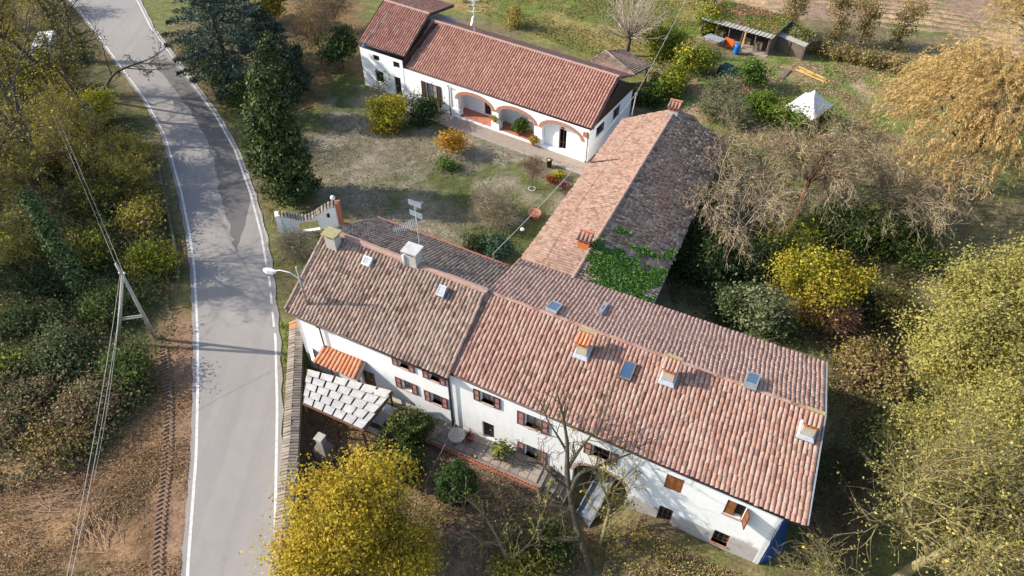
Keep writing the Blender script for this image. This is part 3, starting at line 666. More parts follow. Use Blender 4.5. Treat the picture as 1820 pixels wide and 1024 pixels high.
# downpipes
for s in (.0, -8.75): MB().path([hn(s, .12, 5.05), hn(s, WD + .16, 4.75), hn(s, WD + .16, .02)], .045, 7).build('downpipe', M['gutter'], hl, True)
M['cream'] = mat('cream render', (.50, .46, .38), (.40, .36, .30), 4)
# roof fittings
fl = (A, Cc, B); fr = (P0, P1, Q0); bk = (T0, T1, Q0)
def sky4(owner, pts, pl, *a, **k): return skylight(owner, [hit(*p, *pl) for p in pts], *a, **k)
sky4(hl, [(644, 471), (657, 476), (664, 461), (650, 456)], fl, M['white'], M['dome'], .22); sky4(hl, [(776, 526), (789, 531), (796, 512), (783, 507)], fl, M['metal'], M['dome'], .22)
sky4(hr, [(1097, 672), (1120, 679), (1132, 648), (1111, 641)], fr, M['wood'], M['skyglass'], .2)
sky4(hr, [(968, 552), (988, 560), (999, 546), (980, 539)], bk, M['metal'], M['skyglass'], .2); sky4(hr, [(1062, 559), (1069, 561), (1081, 544), (1074, 541)], bk, M['metal'], M['skyglass'], .2)
sky4(hr, [(1321, 685), (1344, 692), (1351, 671), (1328, 665)], bk, M['metal'], M['skyglass'], .2)
chimney_slab(hl, hit(594, 436, *fl), u3, n3, .75, .6, .75, M['stone_y'], M['plaster_g']); chimney_slab(hl, hit(735, 463, *fl), u3, n3, .8, .7, .65, M['pvc'], M['plaster_g'])
for (px, py, cm) in ((1036, 626, 'tile_new'), (1188, 672, 'tile_r'), (1434, 768, 'tile_r')): chimney_tiled(hr, hit(px, py, *fr), u3, n3, .6, .56, .72, capm=M[cm], body=M['cream'])
b = hit(719, 470, *fl); MB().tube(b - Zv * .1, b + Zv * .75, .09, n=10).build('vent_pipe', M['white'], hl, True)
# TV aerial: mast, log-periodic array and a grid panel
def aerial(owner, b, h, mastm, big=True):
    an = MB().tube(b - Zv * .2, b + Zv * h, .028, .022, 6).build('aerial', mastm, owner)
    mb = MB(); t = b + Zv * (h * .6); d = Vector((-.93, -.25, -.12)).normalized(); sd_ = d.cross(Zv).normalized()
    mb.tube(t - d * .5, t + d * 1.5, .02, n=5)
    for i in range(13): q = t + d * (.0 + i * .12); L = .62 - .035 * i; mb.tube(q - sd_ * L, q + sd_ * L, .018, n=4)
    mb.build('antenna_array', M['metal'], an); mb = MB(); t = b + Zv * (h * .95); d = Vector((.5, .85, .05)).normalized(); sd_ = d.cross(Zv).normalized()
    mb.tube(t - d * .1, t + d * .8, .02, n=5)
    for k in (-1, 1):
        o = t + Zv * .22 * k
        for i in range(8): mb.tube(o - sd_ * .45 + Zv * (k * .05 * i) - d * .05 * i * 0, o + sd_ * .5 + Zv * (k * .06 * i), .016, n=4)
    for i in range(8): mb.tube(t + d * .1 * i - sd_ * .16, t + d * .1 * i + sd_ * .16, .010, n=4)
    mb.build('antenna_panel', M['metal'], an)
    return an
bl_ = (F_, E_, Dd)
aerial(hl, hit(746, 440, *bl_), 3.3, M['white'])
MB().path([hit(877, 466, *bl_) - Zv * .1, hit(877, 466, *bl_) + Zv * .75], .035, 6).build('cable_post', M['concrete'], hl)
# small tiled canopy over the side door and the yard paving
can = thing('porch_canopy', 'small canopy of new orange tiles on the farmhouse front, above the carport', 'canopy', hn(-7, 1))
c4 = [W(556, 642, 2.55), W(631, 673, 2.55), W(649, 634, 3.15), W(581, 606, 3.15)]
rc = Roof(can); rc.plane(c4[0], c4[1], c4[3], c4[2], M['tile_new'], .27, .34, .11, .5); rc.finish()
MB().slab([c4[3] + (c4[3] - c4[0]) * .0 + Zv * .1, c4[2] + Zv * .1, c4[2] + Zv * .22 - n3 * .5, c4[3] + Zv * .22 - n3 * .5], .04).build('flashing', M['gutter'], can)
MB().beam(c4[1] + u3 * .15 - Zv * .02, c4[2] + u3 * .15 - Zv * .02, .22, .06).build('fascia', M['gutter'], can)
for p in (c4[0], c4[1]): MB().beam(p - n3 * .25 - Zv * .12, Vector((p.x, p.y, 0)) - n3 * .25, .1, .1).build('post', M['wood_r'], can)
# carport of overlapping white sheets
cp = thing('carport', 'timber carport roofed with rows of white sheets inside the road wall', 'carport', hn(-7, 3.4))
k4 = [W(539, 717, 2.25), W(645, 765, 2.25), W(697, 696, 2.55), W(546, 657, 2.55)]
def bil(q, s, t): return lerp(lerp(q[0], q[1], s), lerp(q[3], q[2], s), t)
rows = 5; r_ = random.Random(4)
for j in range(rows):
    n_ = 6; offs = (j % 2) * .5
    for i in range(-1, n_ + 1):
        s0 = (i + offs) / n_ + .012; s1 = (i + 1 + offs) / n_ - .012
        s0, s1 = max(0, s0), min(1, s1)
        if s1 - s0 < .05: continue
        t0, t1 = j / rows, (j + 1.06) / rows; h0 = .10 - .06 + r_.random() * .02
        q = [bil(k4, s0, t0), bil(k4, s1, t0), bil(k4, s1, min(t1, 1.02)), bil(k4, s0, min(t1, 1.02))]
        q[0] = q[0] + Zv * (.1 + h0 * .5); q[1] = q[1] + Zv * (.1 + h0 * .5 + .02 * r_.random()); q[2] = q[2] + Zv * .03; q[3] = q[3] + Zv * .03
        MB().slab(q, .02).build('roof_sheet', M['pvc'], cp)
for t in np.linspace(0, 1, 5): MB().beam(bil(k4, -.01, t) - Zv * .06, bil(k4, 1.01, t) - Zv * .06, .08, .1).build('batten', M['wood_r'], cp)
for s in np.linspace(0, 1, 5): MB().beam(bil(k4, s, -.01) - Zv * .16, bil(k4, s, 1.01) - Zv * .16, .09, .12).build('rafter', M['wood_r'], cp)
for s in (.02, .5, .98):
    for t in (.02, .98): p = bil(k4, s, t); MB().beam(p - Zv * .2, Vector((p.x, p.y, -.05)), .11, .11).build('post', M['wood_r'], cp)
# terrace in front of the door: paving slabs and a low hollow-brick edging
tr = MB().slab([hn(-2.2, 1.4, .1), hn(6.4, 1.4, .06), hn(6.4, -.2, .06), hn(-2.2, -.2, .1)], .3).build('terrace', M['pave'], kind='structure', label='paved strip along the farmhouse front')
for i in range(14):
    for j in range(3):
        if r_.random() < .08: continue
        c = hn(-1.9 + .59 * i + .02 * r_.random(), .06 + .46 * j, .118)
        MB().box(c, u3 * .28, n3 * .215, Zv * .02).build('paving_slab', M['pave' if r_.random() < .6 else 'pave2'], tr)
for i in range(20):
    c = hn(-1.9 + .42 * i, 1.5, .13); mb = MB()
    for k in (-1, 1): mb.box(c + n3 * .06 * k, u3 * .2, n3 * .014, Zv * .1)
    for k in (-1, 0, 1): mb.box(c + u3 * .18 * k, u3 * .014, n3 * .046, Zv * .1)
    mb.build('edging_brick', M['terra'], tr)
for i in range(4):
    c = hn(6.6 + .34 * i, .55 + .05 * (i % 2), -.1 - .2 * i); MB().box(c - Zv * .1, u3 * .19 + n3 * .02 * (i - 1), n3 * (.5 + .06 * (i % 3)), Zv * .14).build('step', M['pave'], tr)
# blue sheeting hung down the gable end
bt = MB(); N_ = 14
for i in range(N_):
    for j in range(6):
        def q(i, j): return hn(18.62 + .08 * math.sin(i * 1.7 + j) + .95 * (1 - j / 6) * min(1, i / 3) - .12 * (i == 0), WD + .02 - 5.2 * i / N_, -1.3 + 5.2 * j / 6 - .1 * (j == 6))
        bt.poly(q(i, j), q(i + 1, j), q(i + 1, j + 1), q(i, j + 1))
o = bt.build('tarpaulin', M['blue'], None, True, weld=True, label='deep blue sheeting hung down the shaded gable end of the farmhouse', cat='tarpaulin')
sm = o.modifiers.new('thick', 'SOLIDIFY'); sm.thickness = .02
# steel penstock leaning in the mill arch
pp = thing('mill_chute', 'grey-blue battered sheet-metal water chute sloping out of the mill arch', 'chute', hn(9, .5, -2.2))
a_, b_ = hn(9.75, -2.6, .75), hn(9.0, 1.5, -1.9); cd = (b_ - a_).normalized(); cs_ = cd.cross(Zv).normalized(); cn = cs_.cross(cd); r_ = random.Random(8)
mb = MB(); g_ = [[a_ + (b_ - a_) * i / 9 + cs_ * (-.46 + .92 * j / 5) + cn * (.10 * ((j - 2.5) / 2.5) ** 2 + r_.uniform(-.045, .045)) for j in range(6)] for i in range(10)]
for i in range(9):
    for j in range(5): mb.poly(g_[i][j], g_[i][j + 1], g_[i + 1][j + 1], g_[i + 1][j])
mb.build('trough', M['steel'], pp, weld=True).modifiers.new('t', 'SOLIDIFY').thickness = .04
for k in (-1, 1): MB().beam(a_ + cs_ * .5 * k + cn * .1, b_ + cs_ * .5 * k + cn * .1, .08, .22, cn).build('side_rail', M['steel'], pp)
for t in (.3, .8): p = lerp(a_, b_, t); MB().beam(p + cs_ * .4 - cn * .1, p + cs_ * .4 - Zv * 2.2, .14, .14).build('prop', M['wood'], pp)
# ---------------------------------------------------------------- the barn behind
bn = thing('barn', 'long low barn at right angles to the farmhouse, pink and mossy dark tile slopes', 'barn', W(1040, 400, 0))
L0, L1, R0, R1, G0, G1 = W(926, 462, 3.4), W(1108, 211, 3.4), W(1158, 543, 3.5), W(1293, 254, 3.5), W(1017, 497, 5.0), W(1202, 193, 5.2)
rb = Roof(bn); rb.plane(L1, L0, G1, G0, M['tile_b'], .235, .30, .108, 1.4); rb.plane(R0, R1, G0, G1, M['tile_bd'], .245, .32, .104, 1.8); rb.finish()
ridge_tiles(bn, G0, G1, M['ridge'], .14)
st0 = hit(1050, 291, L0, L1, G0); st1 = hit(1118, 284, L0, L1, G0); MB().beam(st0 + Zv * .12, st1 + Zv * .12, .1, .1).build('step_flashing', M['gutter'], bn)
bd = (G1 - G0); bd.z = 0; bd.normalize(); bx = Vector((bd.y, -bd.x, 0))
mb = MB()
for p, q in ((L0 + bx * .45, L1 + bx * .45), (R0 - bx * .45, R1 - bx * .45)):
    mb.poly(Vector((p.x, p.y, -1)), Vector((q.x, q.y, -1)), Vector((q.x, q.y, 3.35)), Vector((p.x, p.y, 3.35)))
mb.build('wall', M['plaster'], bn)
g1a, g1b = L1 + bx * .45 - bd * .3, R1 - bx * .45 - bd * .3
MB().poly(Vector((g1a.x, g1a.y, -1)), Vector((g1b.x, g1b.y, -1)), Vector((g1b.x, g1b.y, 3.35)), G1 - bd * .3 - Zv * .25, Vector((g1a.x, g1a.y, 3.35))).build('gable_wall', M['plaster'], bn)
chimney_tiled(bn, hit(1038, 440, L0, L1, G0), bx, -bd, .8, .55, .55, M['brick_o'], M['brick_o'], M['tile_b'], False)
chimney_tiled(bn, lerp(G0, G1, .965), bx, -bd, .8, .6, .35, M['brick'], M['plaster_g'], M['tile_b'], False)
# ---------------------------------------------------------------- the white house with three arches across the courtyard
aa = W(1043, 289, 0); ua = Vector((-.8437, .5368, 0)); na = Vector((-.5368, -.8437, 0))
M['brick_a'] = mat('arch brick', (.46, .24, .17), (.36, .17, .12), 8, .9, .5)
ah = thing('arcade_house', 'long single-storey white house with three brick arches and orange tile roof', 'house', aa + ua * 10 - na * 4)
e1, e0, r1, r0 = W(1052, 229, 3.3), W(717, 118, 3.3), W(1100, 136, 5.5), W(767, 36, 5.5)
bk1, bk0 = r1 + (r1 - e1) * .72, r0 + (r0 - e0) * .72; bk1.z = bk0.z = 3.7
ra = Roof(ah); ra.plane(e0, e1, r0, r1, M['tile_a'], .27, .36, .106, .5, hh=.95); ra.plane(bk1, bk0, r1, r0, M['tile_a'], .30, .38, .12, .5); ra.finish()
ridge_tiles(ah, r0, r1, M['ridge'], .14); gutter(ah, e0 + na * .08 - Zv * .06, e1 + na * .08 - Zv * .06)
MB().beam(e1 - ua * .1 - Zv * .02, r1 - ua * .1 - Zv * .02, .06, .22).build('verge_board', M['gutter'], ah)
pa = lambda s, z=0, d=0: aa + ua * s + Zv * z + na * d
arcs = [(.74, 4.67, .12, 1.95, .88), (5.46, 9.26, .12, 1.95, .82), (9.98, 13.79, .12, 1.95, .82)]
wina = (16.25, 17.5, 1.05, 2.6)
wall(ah, aa, ua, 20.1, -.3, 3.3, arcs + [(*wina, 0)], M['plaster_a'], .4, n=na)
for o in arcs: arch_ring(ah, aa, ua, na, o, .34, M['brick_a'], 26, .03, .12)
# loggia: back walls, tiled floor, raised plinth
wall(ah, pa(4.9, 0, -1.5), ua, 9.3, 0, 3.2, [(11.1 - 4.9, 11.85 - 4.9, .25, 2.2, 0)], M['plaster_a'], .25, n=na)
wall(ah, pa(.3, 0, -.45), ua, 4.6, 0, 3.2, [(2.4 - .3, 3.17 - .3, .12, 2.15, 0)], M['plaster_a'], .25, n=na)
for s in (4.9, 14.2, .3, 9.62): MB().poly(pa(s, 0, -.3), pa(s, 0, -1.5 if s > 1 else -.45), pa(s, 3.2, -1.5 if s > 1 else -.45), pa(s, 3.2, -.3)).build('side_wall', M['plaster_a'], ah)
MB().slab([pa(14.2, .2, -.05), pa(4.9, .2, -.05), pa(4.9, .2, -1.5), pa(14.2, .2, -1.5)], .4).build('loggia_floor', M['terra'], ah)
MB().slab([pa(14.2, .14, .16), pa(.2, .14, .16), pa(.2, .14, -.04), pa(14.2, .14, -.04)], .4).build('plinth', M['plaster'], ah)
for s in (5.06, 9.62, 14.1): MB().box(pa(s, .45, -.25), ua * .42, na * .32, Zv * .42).build('pier_base', M['plaster_a'], ah)
door(ah, pa(0, 0, -1.5), ua, na, 11.1, 11.85, .25, 2.2, M['shut_d'], .15); door(ah, pa(0, 0, -.45), ua, na, 2.4, 3.17, .12, 2.15, M['shut_d'], .2, open_=True, label='open dark doorway under the right-hand arch')
MB().box(pa(2.8, 2.3, -.42), ua * .16, na * .05, Zv * .1).build('lamp_box', M['brick'], ah); MB().box(pa(.35, 2.75, .05), ua * .2, na * .05, Zv * .22).build('vent_grille', M['brick'], ah)
MB().poly(pa(2.2, .1, -2.6), pa(3.4, .1, -2.6), pa(3.4, 2.4, -2.6), pa(2.2, 2.4, -2.6)).build('inner_wall', M['dark'], ah)  # near-black panel painted as the unlit room behind the doorway
window(ah, aa, ua, na, *wina, M['shut_d'], M['curtain'], .18, M['terra'], 'open', .5, (2, 1), ('shut_d', 'shut_d'))
for s in (14.69, .06): MB().path([pa(s, 3.22, .3), pa(s, 3.0, .09), pa(s, .02, .09)], .045, 7).build('downpipe', M['gutter'], ah, True)
# east gable with two windows, back wall
ug = -na; ng = -ua
wall(ah, aa - ua * .0, ug, 8.4, -.3, 3.15, [(1.35, 3.0, 1.75, 2.75, 0), (4.6, 6.0, 1.75, 2.85, 0)], M['plaster_a'], .25, 'gable_wall', n=ng)
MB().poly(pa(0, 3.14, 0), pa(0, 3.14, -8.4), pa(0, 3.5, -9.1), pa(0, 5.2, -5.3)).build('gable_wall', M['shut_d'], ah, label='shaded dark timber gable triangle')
for a_, b_ in ((1.35, 3.0), (4.6, 6.0)): window(ah, aa, ug, ng, a_, b_, 1.75, 2.8, M['shut_d'], M['glass'], .12, None, None, .4, (2, 1))
MB().poly(pa(0, -.3, -8.4), pa(20, -.3, -8.4), pa(20, 3.7, -8.4), pa(0, 3.7, -8.4)).build('back_wall', M['plaster_a'], ah)
# satellite dish and aerial at the ridge
b = W(843, 52, 5.2)
an = MB().tube(b - Zv * .3, b + Zv * 3.0, .045, .04, 6).build('aerial', M['white'], ah)
mb = MB()
for z_, L in ((1.9, 1.3), (2.5, 1.2), (2.9, .9)):
    mb.tube(b + Zv * z_ - Vector((.9, .35, 0)) * L * .55, b + Zv * z_ + Vector((.9, -.35, 0)) * L * .7, .03, n=4)
    mb.tube(b + Zv * z_ - Vector((.2, .9, 0)) * L * .5, b + Zv * z_ + Vector((.2, .9, 0)) * L * .5, .03, n=4)
mb.build('antenna_array', M['white'], an)
mb = MB(); d = Vector((-.95, -.1, .3)).normalized(); x_ = d.orthogonal().normalized(); y_ = d.cross(x_); c = b + Zv * .75 + d * .12
ring = [[c + x_ * r * math.cos(t) + y_ * r * math.sin(t) + d * (.5 * r * r) for t in np.linspace(0, 2 * math.pi, 17)[:-1]] for r in (.05, .2, .34, .46)]
for k in range(3):
    for i in range(16): mb.poly(ring[k][i], ring[k][(i + 1) % 16], ring[k + 1][(i + 1) % 16], ring[k + 1][i])
dm = mb.build('satellite_dish', M['white'], an, True, weld=True); dm.modifiers.new('t', 'SOLIDIFY').thickness = .02
# taller block at the left end
th = thing('tall_block', 'taller white house block with red tile roof at the left end of the arcade house', 'house', pa(22.5, 0, -4))
f0, f1, g1_, g0_ = W(638, 73, 4.1), W(719, 101, 4.1), W(763, 25, 6.05), W(688, 3, 6.05) + Vector((-.3, .3, 0))
h1, h0 = g1_ + (g1_ - f1) * .95, g0_ + (g0_ - f0) * .95; h1.z = h0.z = 4.9
M['tile_t'] = tile_mat('roof tile block', [(0, (.28, .13, .095)), (.4, (.37, .175, .13)), (.8, (.42, .22, .165)), (1, (.45, .28, .22))], (.34, .175, .13), .5, .35, (.09, .045, .04), .35, .25)
rt = Roof(th); rt.plane(f0, f1, g0_, g1_, M['tile_t'], .27, .36, .106, .5, hh=.95); rt.plane(h1, h0, g1_, g0_, M['tile_t'], .27, .34, .115, .5); rt.finish()
ridge_tiles(th, g0_, g1_, M['ridge'], .14); gutter(th, f0 + na * .08 - Zv * .06, f1 + na * .08 - Zv * .06)
for p, q in ((f1, g1_), (g1_, h1), (f0, g0_)): MB().beam(p - Zv * .05 - ua * (.08 if p is not f0 else -.08), q - Zv * .05 - ua * (.08 if p is not f0 else -.08), .06, .26).build('verge_board', M['shut_d'], th)
wall(th, pa(20.12, 0, .02), ua, 5.3, -.3, 4.05, [(.4, 1.2, 3.1, 3.7, 0), (2.9, 3.7, 3.15, 3.7, 0), (.5, 1.3, .1, 2.1, 0), (2.7, 3.7, .9, 2.1, 0)], M['plaster_a'], .25, n=na)
window(th, pa(20.12, 0, .02), ua, na, .4, 1.2, 3.1, 3.7, M['shut_d'], M['glass'], .15, None, None, .4, (2, 1)); window(th, pa(20.12, 0, .02), ua, na, 2.9, 3.7, 3.15, 3.7, M['shut_d'], M['glass'], .15, None, None, .4, (2, 1))
window(th, pa(20.12, 0, .02), ua, na, 2.7, 3.7, .9, 2.1, M['shut_d'], M['glass'], .15, None, None, .4, (2, 1)); door(th, pa(20.12, 0, .02), ua, na, .5, 1.3, .1, 2.1, M['shut_d'], .15)
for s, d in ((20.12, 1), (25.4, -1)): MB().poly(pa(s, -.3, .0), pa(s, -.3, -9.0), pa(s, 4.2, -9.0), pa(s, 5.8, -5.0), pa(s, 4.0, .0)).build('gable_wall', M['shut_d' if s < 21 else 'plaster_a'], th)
MB().poly(pa(20.1, -.3, -9), pa(25.4, -.3, -9), pa(25.4, 4.7, -9), pa(20.1, 4.7, -9)).build('back_wall', M['plaster_a'], th)
# paved strip before the arches
pv = MB().slab([pa(20, .05, 1.7), pa(-.6, .05, 1.9), pa(-.6, .05, -.3), pa(20, .05, -.3)], .2).build('path', M['pave2'], kind='structure', label='gravel strip along the arcade house')
for i in range(34): MB().box(pa(-.4 + .6 * i, .05, 1.85), ua * .28, na * .06, Zv * .05).build('kerb_stone', M['concrete'], pv)
# little tiled porch roof behind the arcade house
hp = thing('tool_porch', 'small brown tiled porch roof on posts behind the arcade house gable', 'shed', W(1105, 165, 0))
ph0, ph1, pr0, pr1, pg0, pg1 = W(1036, 112, 2.2), W(1104, 139, 2.2), W(1076, 90, 3.0), W(1128, 133, 2.75), W(1158, 117, 2.2), W(1105, 88, 2.2)
M['tile_p'] = tile_mat('porch tile', [(0, (.10, .07, .055)), (.5, (.20, .145, .115)), (1, (.27, .21, .17))], (.25, .2, .16), .6, .6, (.05, .04, .035), .4)
rp = Roof(hp); rp.plane(ph0, ph1, pr0, pr1, M['tile_p'], .28, .36); rp.plane(pg0, pg1, pr1, pr0, M['tile_p'], .28, .36); rp.finish(); ridge_tiles(hp, pr0, pr1, M['tile_p'], .12)
for p in (ph0, ph1, pg0, pg1): q = lerp(p, W(1098, 115, 2.2), .12); MB().beam(q - Zv * .05, Vector((q.x, q.y, 0)), .16, .16).build('post', M['wood_r'], hp)
q = lerp(ph1, ph0, .1); MB().slab([ph0 + Zv * -1.0, ph1 + Zv * -1.0, ph1 + Zv * -.1, ph0 + Zv * -.1], .06).build('board_wall', M['wood_r'], hp)
# ---------------------------------------------------------------- road wall with tile coping, gate wall
rw = thing('road_wall', 'low yard wall beside the road with weathered clay tile coping', 'wall', W(522, 700, 0))
cw = [W(527, 572, 1.6), W(524, 640, 1.6), W(520, 720, 1.6), W(516, 800, 1.6), W(508, 880, 1.6), W(498, 1000, 1.6), W(486, 1150, 1.6)]
mb = MB()
for a_, b_ in zip(cw[:-1], cw[1:]): mb.beam(Vector((a_.x, a_.y, .45)), Vector((b_.x, b_.y, .45)), .36, 2.1)
mb.build('wall', M['plaster_g'], rw)
tv, tf = tile_mesh(.105, .095, .46, .8); me = bpy.data.meshes.new('coping_tile'); me.from_pydata([tuple(v) for v in tv], [], [tuple(map(int, f)) for f in tf]); me.materials.append(M['tile_c'])
me_r = me.copy(); me_r.materials.clear(); me_r.materials.append(M['tile_new'])
def coping(owner, pts, me, w=.42, pitch=.19, me0=None, n0=0, slope=.28):
    o = ORG[owner.name]; k = 0
    for a_, b_ in zip(pts[:-1], pts[1:]):
        n = max(1, int((b_ - a_).length / pitch)); d = (b_ - a_) / n; x = d.normalized(); z = Zv
        for i in range(n):
            for sd2 in (-1, 1):
                y = (x.cross(Zv) * sd2 + Zv * slope).normalized(); xx = y.cross(Zv).normalized(); zz = xx.cross(y)
                q = a_ + d * (i + .5) - x.cross(Zv) * sd2 * (w + .0) + Zv * (-.02 + random.gauss(0, .012)) - o
                ob = bpy.data.objects.new('coping_tile', me0 if (me0 and k < n0) else me); ob.parent = owner; COL.objects.link(ob); j = random.gauss(0, .05)
                ob.matrix_basis = Matrix(((xx.x, y.x, zz.x, q.x), (xx.y, y.y, zz.y, q.y), (xx.z, y.z, zz.z, q.z), (0, 0, 0, 1))) @ Matrix.Rotation(j, 4, 'Z'); k += 1
coping(rw, cw, me, .43, .19, me_r, 6)
gw = thing('gate_wall', 'curved white gate wall with tile coping and a square opening, under the dark evergreen', 'wall', W(550, 415, 0))
g_a, g_u = Vector((-17.75, 41.78, 0)), Vector((.9689, .2476, 0)); g_n = Vector((.2476, -.9689, 0))
prof = lambda s: 2.05 - .85 * math.exp(-((s - 1.9) / 1.15) ** 2) + .12 * S(3, 4.3, s)
ss = np.linspace(0, 4.25, 18); mb = MB(); ops_ = (1.05, 2.85, .05, .98)
for f, dd in ((1, 0), (-1, -.3)):
    for a_, b_ in zip(ss[:-1], ss[1:]):
        P = lambda s, z: g_a + g_u * s + Zv * z + g_n * dd
        if a_ > ops_[0] - .05 and b_ < ops_[1] + .1:
            mb.poly(P(a_, -.3), P(b_, -.3), P(b_, ops_[2]), P(a_, ops_[2])); mb.poly(P(a_, ops_[3]), P(b_, ops_[3]), P(b_, prof(b_)), P(a_, prof(a_)))
        else: mb.poly(P(a_, -.3), P(b_, -.3), P(b_, prof(b_)), P(a_, prof(a_)))
for a_, b_ in zip(ss[:-1], ss[1:]):
    if a_ > ops_[0] - .05 and b_ < ops_[1] + .1:
        for z_ in (ops_[2], ops_[3]): mb.poly(*[g_a + g_u * s + Zv * z_ + g_n * d_ for s, d_ in ((a_, 0), (b_, 0), (b_, -.3), (a_, -.3))])
mb.build('wall', M['plaster_a'], gw)
coping(gw, [g_a + g_u * s + Zv * (prof(s) + .04) - g_n * .15 for s in np.linspace(-.1, 4.2, 9)], me, .42, .2)
MB().box(g_a + g_u * 4.45 + Zv * 1.1 - g_n * .15, g_u * .2, g_n * .24, Zv * 1.25).build('brick_pillar', M['brick'], gw)
MB().box(g_a + g_u * -.1 + Zv * 1.0 - g_n * .15, g_u * .18, g_n * .3, Zv * 1.1).build('pillar', M['plaster_a'], gw)
MB().box(g_a + g_u * 3.6 + Zv * 1.35 + g_n * .06, g_u * .1, g_n * .08, Zv * .16).build('wall_lamp', M['black'], gw)
lp = thing('globe_lamp', 'white globe lamp on the brick pillar of the gate wall', 'lamp', g_a + g_u * 4.2 - g_n * .2 + Zv * 2.35)
b = ORG[lp.name]; MB().tube(b - Zv * .3, b + Zv * .25, .03, n=6).build('stem', M['black'], lp)
MB().lathe(b + Zv * .4, [(.02, -.2), (.13, -.16), (.19, -.05), (.2, .03), (.16, .13), (.06, .2), (.01, .21)], 12).build('globe', M['white'], lp, True)
# ---------------------------------------------------------------- plants: leaf clouds, branches, twigs
def unit(v): return v / np.maximum(np.linalg.norm(v, axis=-1, keepdims=True), 1e-9)
def leaf_quads(P, Nr, size, r, asp=.6):
    n = len(P); t = unit(np.cross(Nr, r.normal(size=(n, 3)))); b = np.cross(unit(Nr), t)
    t = t * size[:, None]; b = b * (size * asp)[:, None]; fold = unit(Nr) * (size * .18)[:, None]
    V = np.stack([P - t, P + b + fold, P + t, P - b + fold], 1).reshape(-1, 3)
    return V, np.arange(4 * n).reshape(n, 4)
def cloud(blobs, n, size, pal, r, shell=.55, clump=.42, per=55, up=.35, jit=.25, hang=0):
    """leaves gathered in clumps through the volume of several ellipsoids, denser near the surface"""
    w = np.array([b[3] * b[4] * b[5] for b in blobs]) ** .67; w /= w.sum(); Ps = []; Ns = []; Cs = []; Zs = []
    pal = np.array(pal)
    for bl, f in zip(blobs, w):
        m = max(20, int(n * f)); nc = max(3, m // per); c0 = np.array(bl[:3]); rad = np.array(bl[3:6])
        d = unit(r.normal(size=(nc, 3))); rr = shell + (1 - shell) * r.random(nc) ** .6
        lump = 1 + .22 * np.sin(d[:, 0] * 5 + bl[0] * 3) * np.cos(d[:, 2] * 4 + bl[1]) + .1 * r.normal(size=nc)
        cc = c0 + d * rad * (rr * lump)[:, None]
        i = r.integers(0, nc, m); cs = clump * (.6 + .8 * r.random(nc))
        off = r.normal(size=(m, 3)) * cs[i][:, None] * np.array((1, 1, .7)); P = cc[i] + off
        if hang: P[:, 2] -= hang * r.random(m) ** 2
        o = unit(P - c0); Ns.append(o * .9 + np.array((0, 0, up)) + .75 * r.normal(size=(m, 3))); Ps.append(P)
        ci = pal[r.integers(0, len(pal), nc)]; c = .55 * ci[i] + .45 * pal[r.integers(0, len(pal), m)]
        Cs.append(c * (1 + jit * r.normal(size=(m, 1))).clip(.35, 1.9) * (.8 + .4 * r.random(nc))[i][:, None])
        Zs.append(size * (.6 + .8 * r.random(m)))
    return np.concatenate(Ps), np.concatenate(Ns), np.concatenate(Zs), np.concatenate(Cs)
def tubes(name, seg, m, parent, ns=4, col=None, **kw):
    """seg: (n, 8) p0 p1 r0 r1 -> one mesh of tapered prisms"""
    s = np.asarray(seg, float); p0, p1 = s[:, :3], s[:, 3:6]; d = unit(p1 - p0)
    x = np.cross(d, np.where(np.abs(d[:, 2:3]) < .9, np.array([[0, 0, 1.]]), np.array([[1., 0, 0]]))); x = unit(x); y = np.cross(d, x)
    a = np.arange(ns) * 2 * np.pi / ns; c, sn = np.cos(a), np.sin(a)
    rg = lambda p, r: p[:, None] + r[:, None, None] * (x[:, None] * c[None, :, None] + y[:, None] * sn[None, :, None])
    V = np.concatenate([rg(p0, s[:, 6]), rg(p1, s[:, 7])], 1).reshape(-1, 3)
    k = np.arange(ns); F = np.stack([k, (k + 1) % ns, ns + (k + 1) % ns, ns + k], 1)
    if ns == 3: F = F[:2]                                # hair-thin twigs keep the two upper faces
    F = (F[None] + (np.arange(len(s)) * 2 * ns)[:, None, None]).reshape(-1, 4)
    return mesh_np(name, V, F, m, None if col is None else np.repeat(col, len(F) // len(s), 0), parent, smooth=True, **kw)
def grow(out, p, d, L, rad, lev, q, r):
    """recursive limb; q: nseg, kids, spread, shrink, droop, wob, minr"""
    n = q['nseg']; st = L / n
    for i in range(n):
        d = unit(d + r.normal(size=3) * q['wob'] + np.array((0, 0, q['droop'][min(lev, len(q['droop']) - 1)]))); p2 = p + d * st; r2 = rad * (1 - .55 / n)
        out.append((*p, *p2, rad, r2, lev)); p = p2; rad = r2
        if lev < q['lev'] and (i >= q.get('start', 1) or lev > 0):
            for _ in range(q['kids'][min(lev, len(q['kids']) - 1)]):
                if r.random() < .25: continue
                ax = unit(np.cross(d, r.normal(size=3))); a = q['spread'] * (.6 + .8 * r.random()); dd = d * math.cos(a) + ax * math.sin(a)
                grow(out, p, dd, L * q['shrink'] * (.7 + .6 * r.random()), max(rad * .62, q['minr']), lev + 1, q, r)
def base_of(px, py): g = G(px, py); return np.array(g)
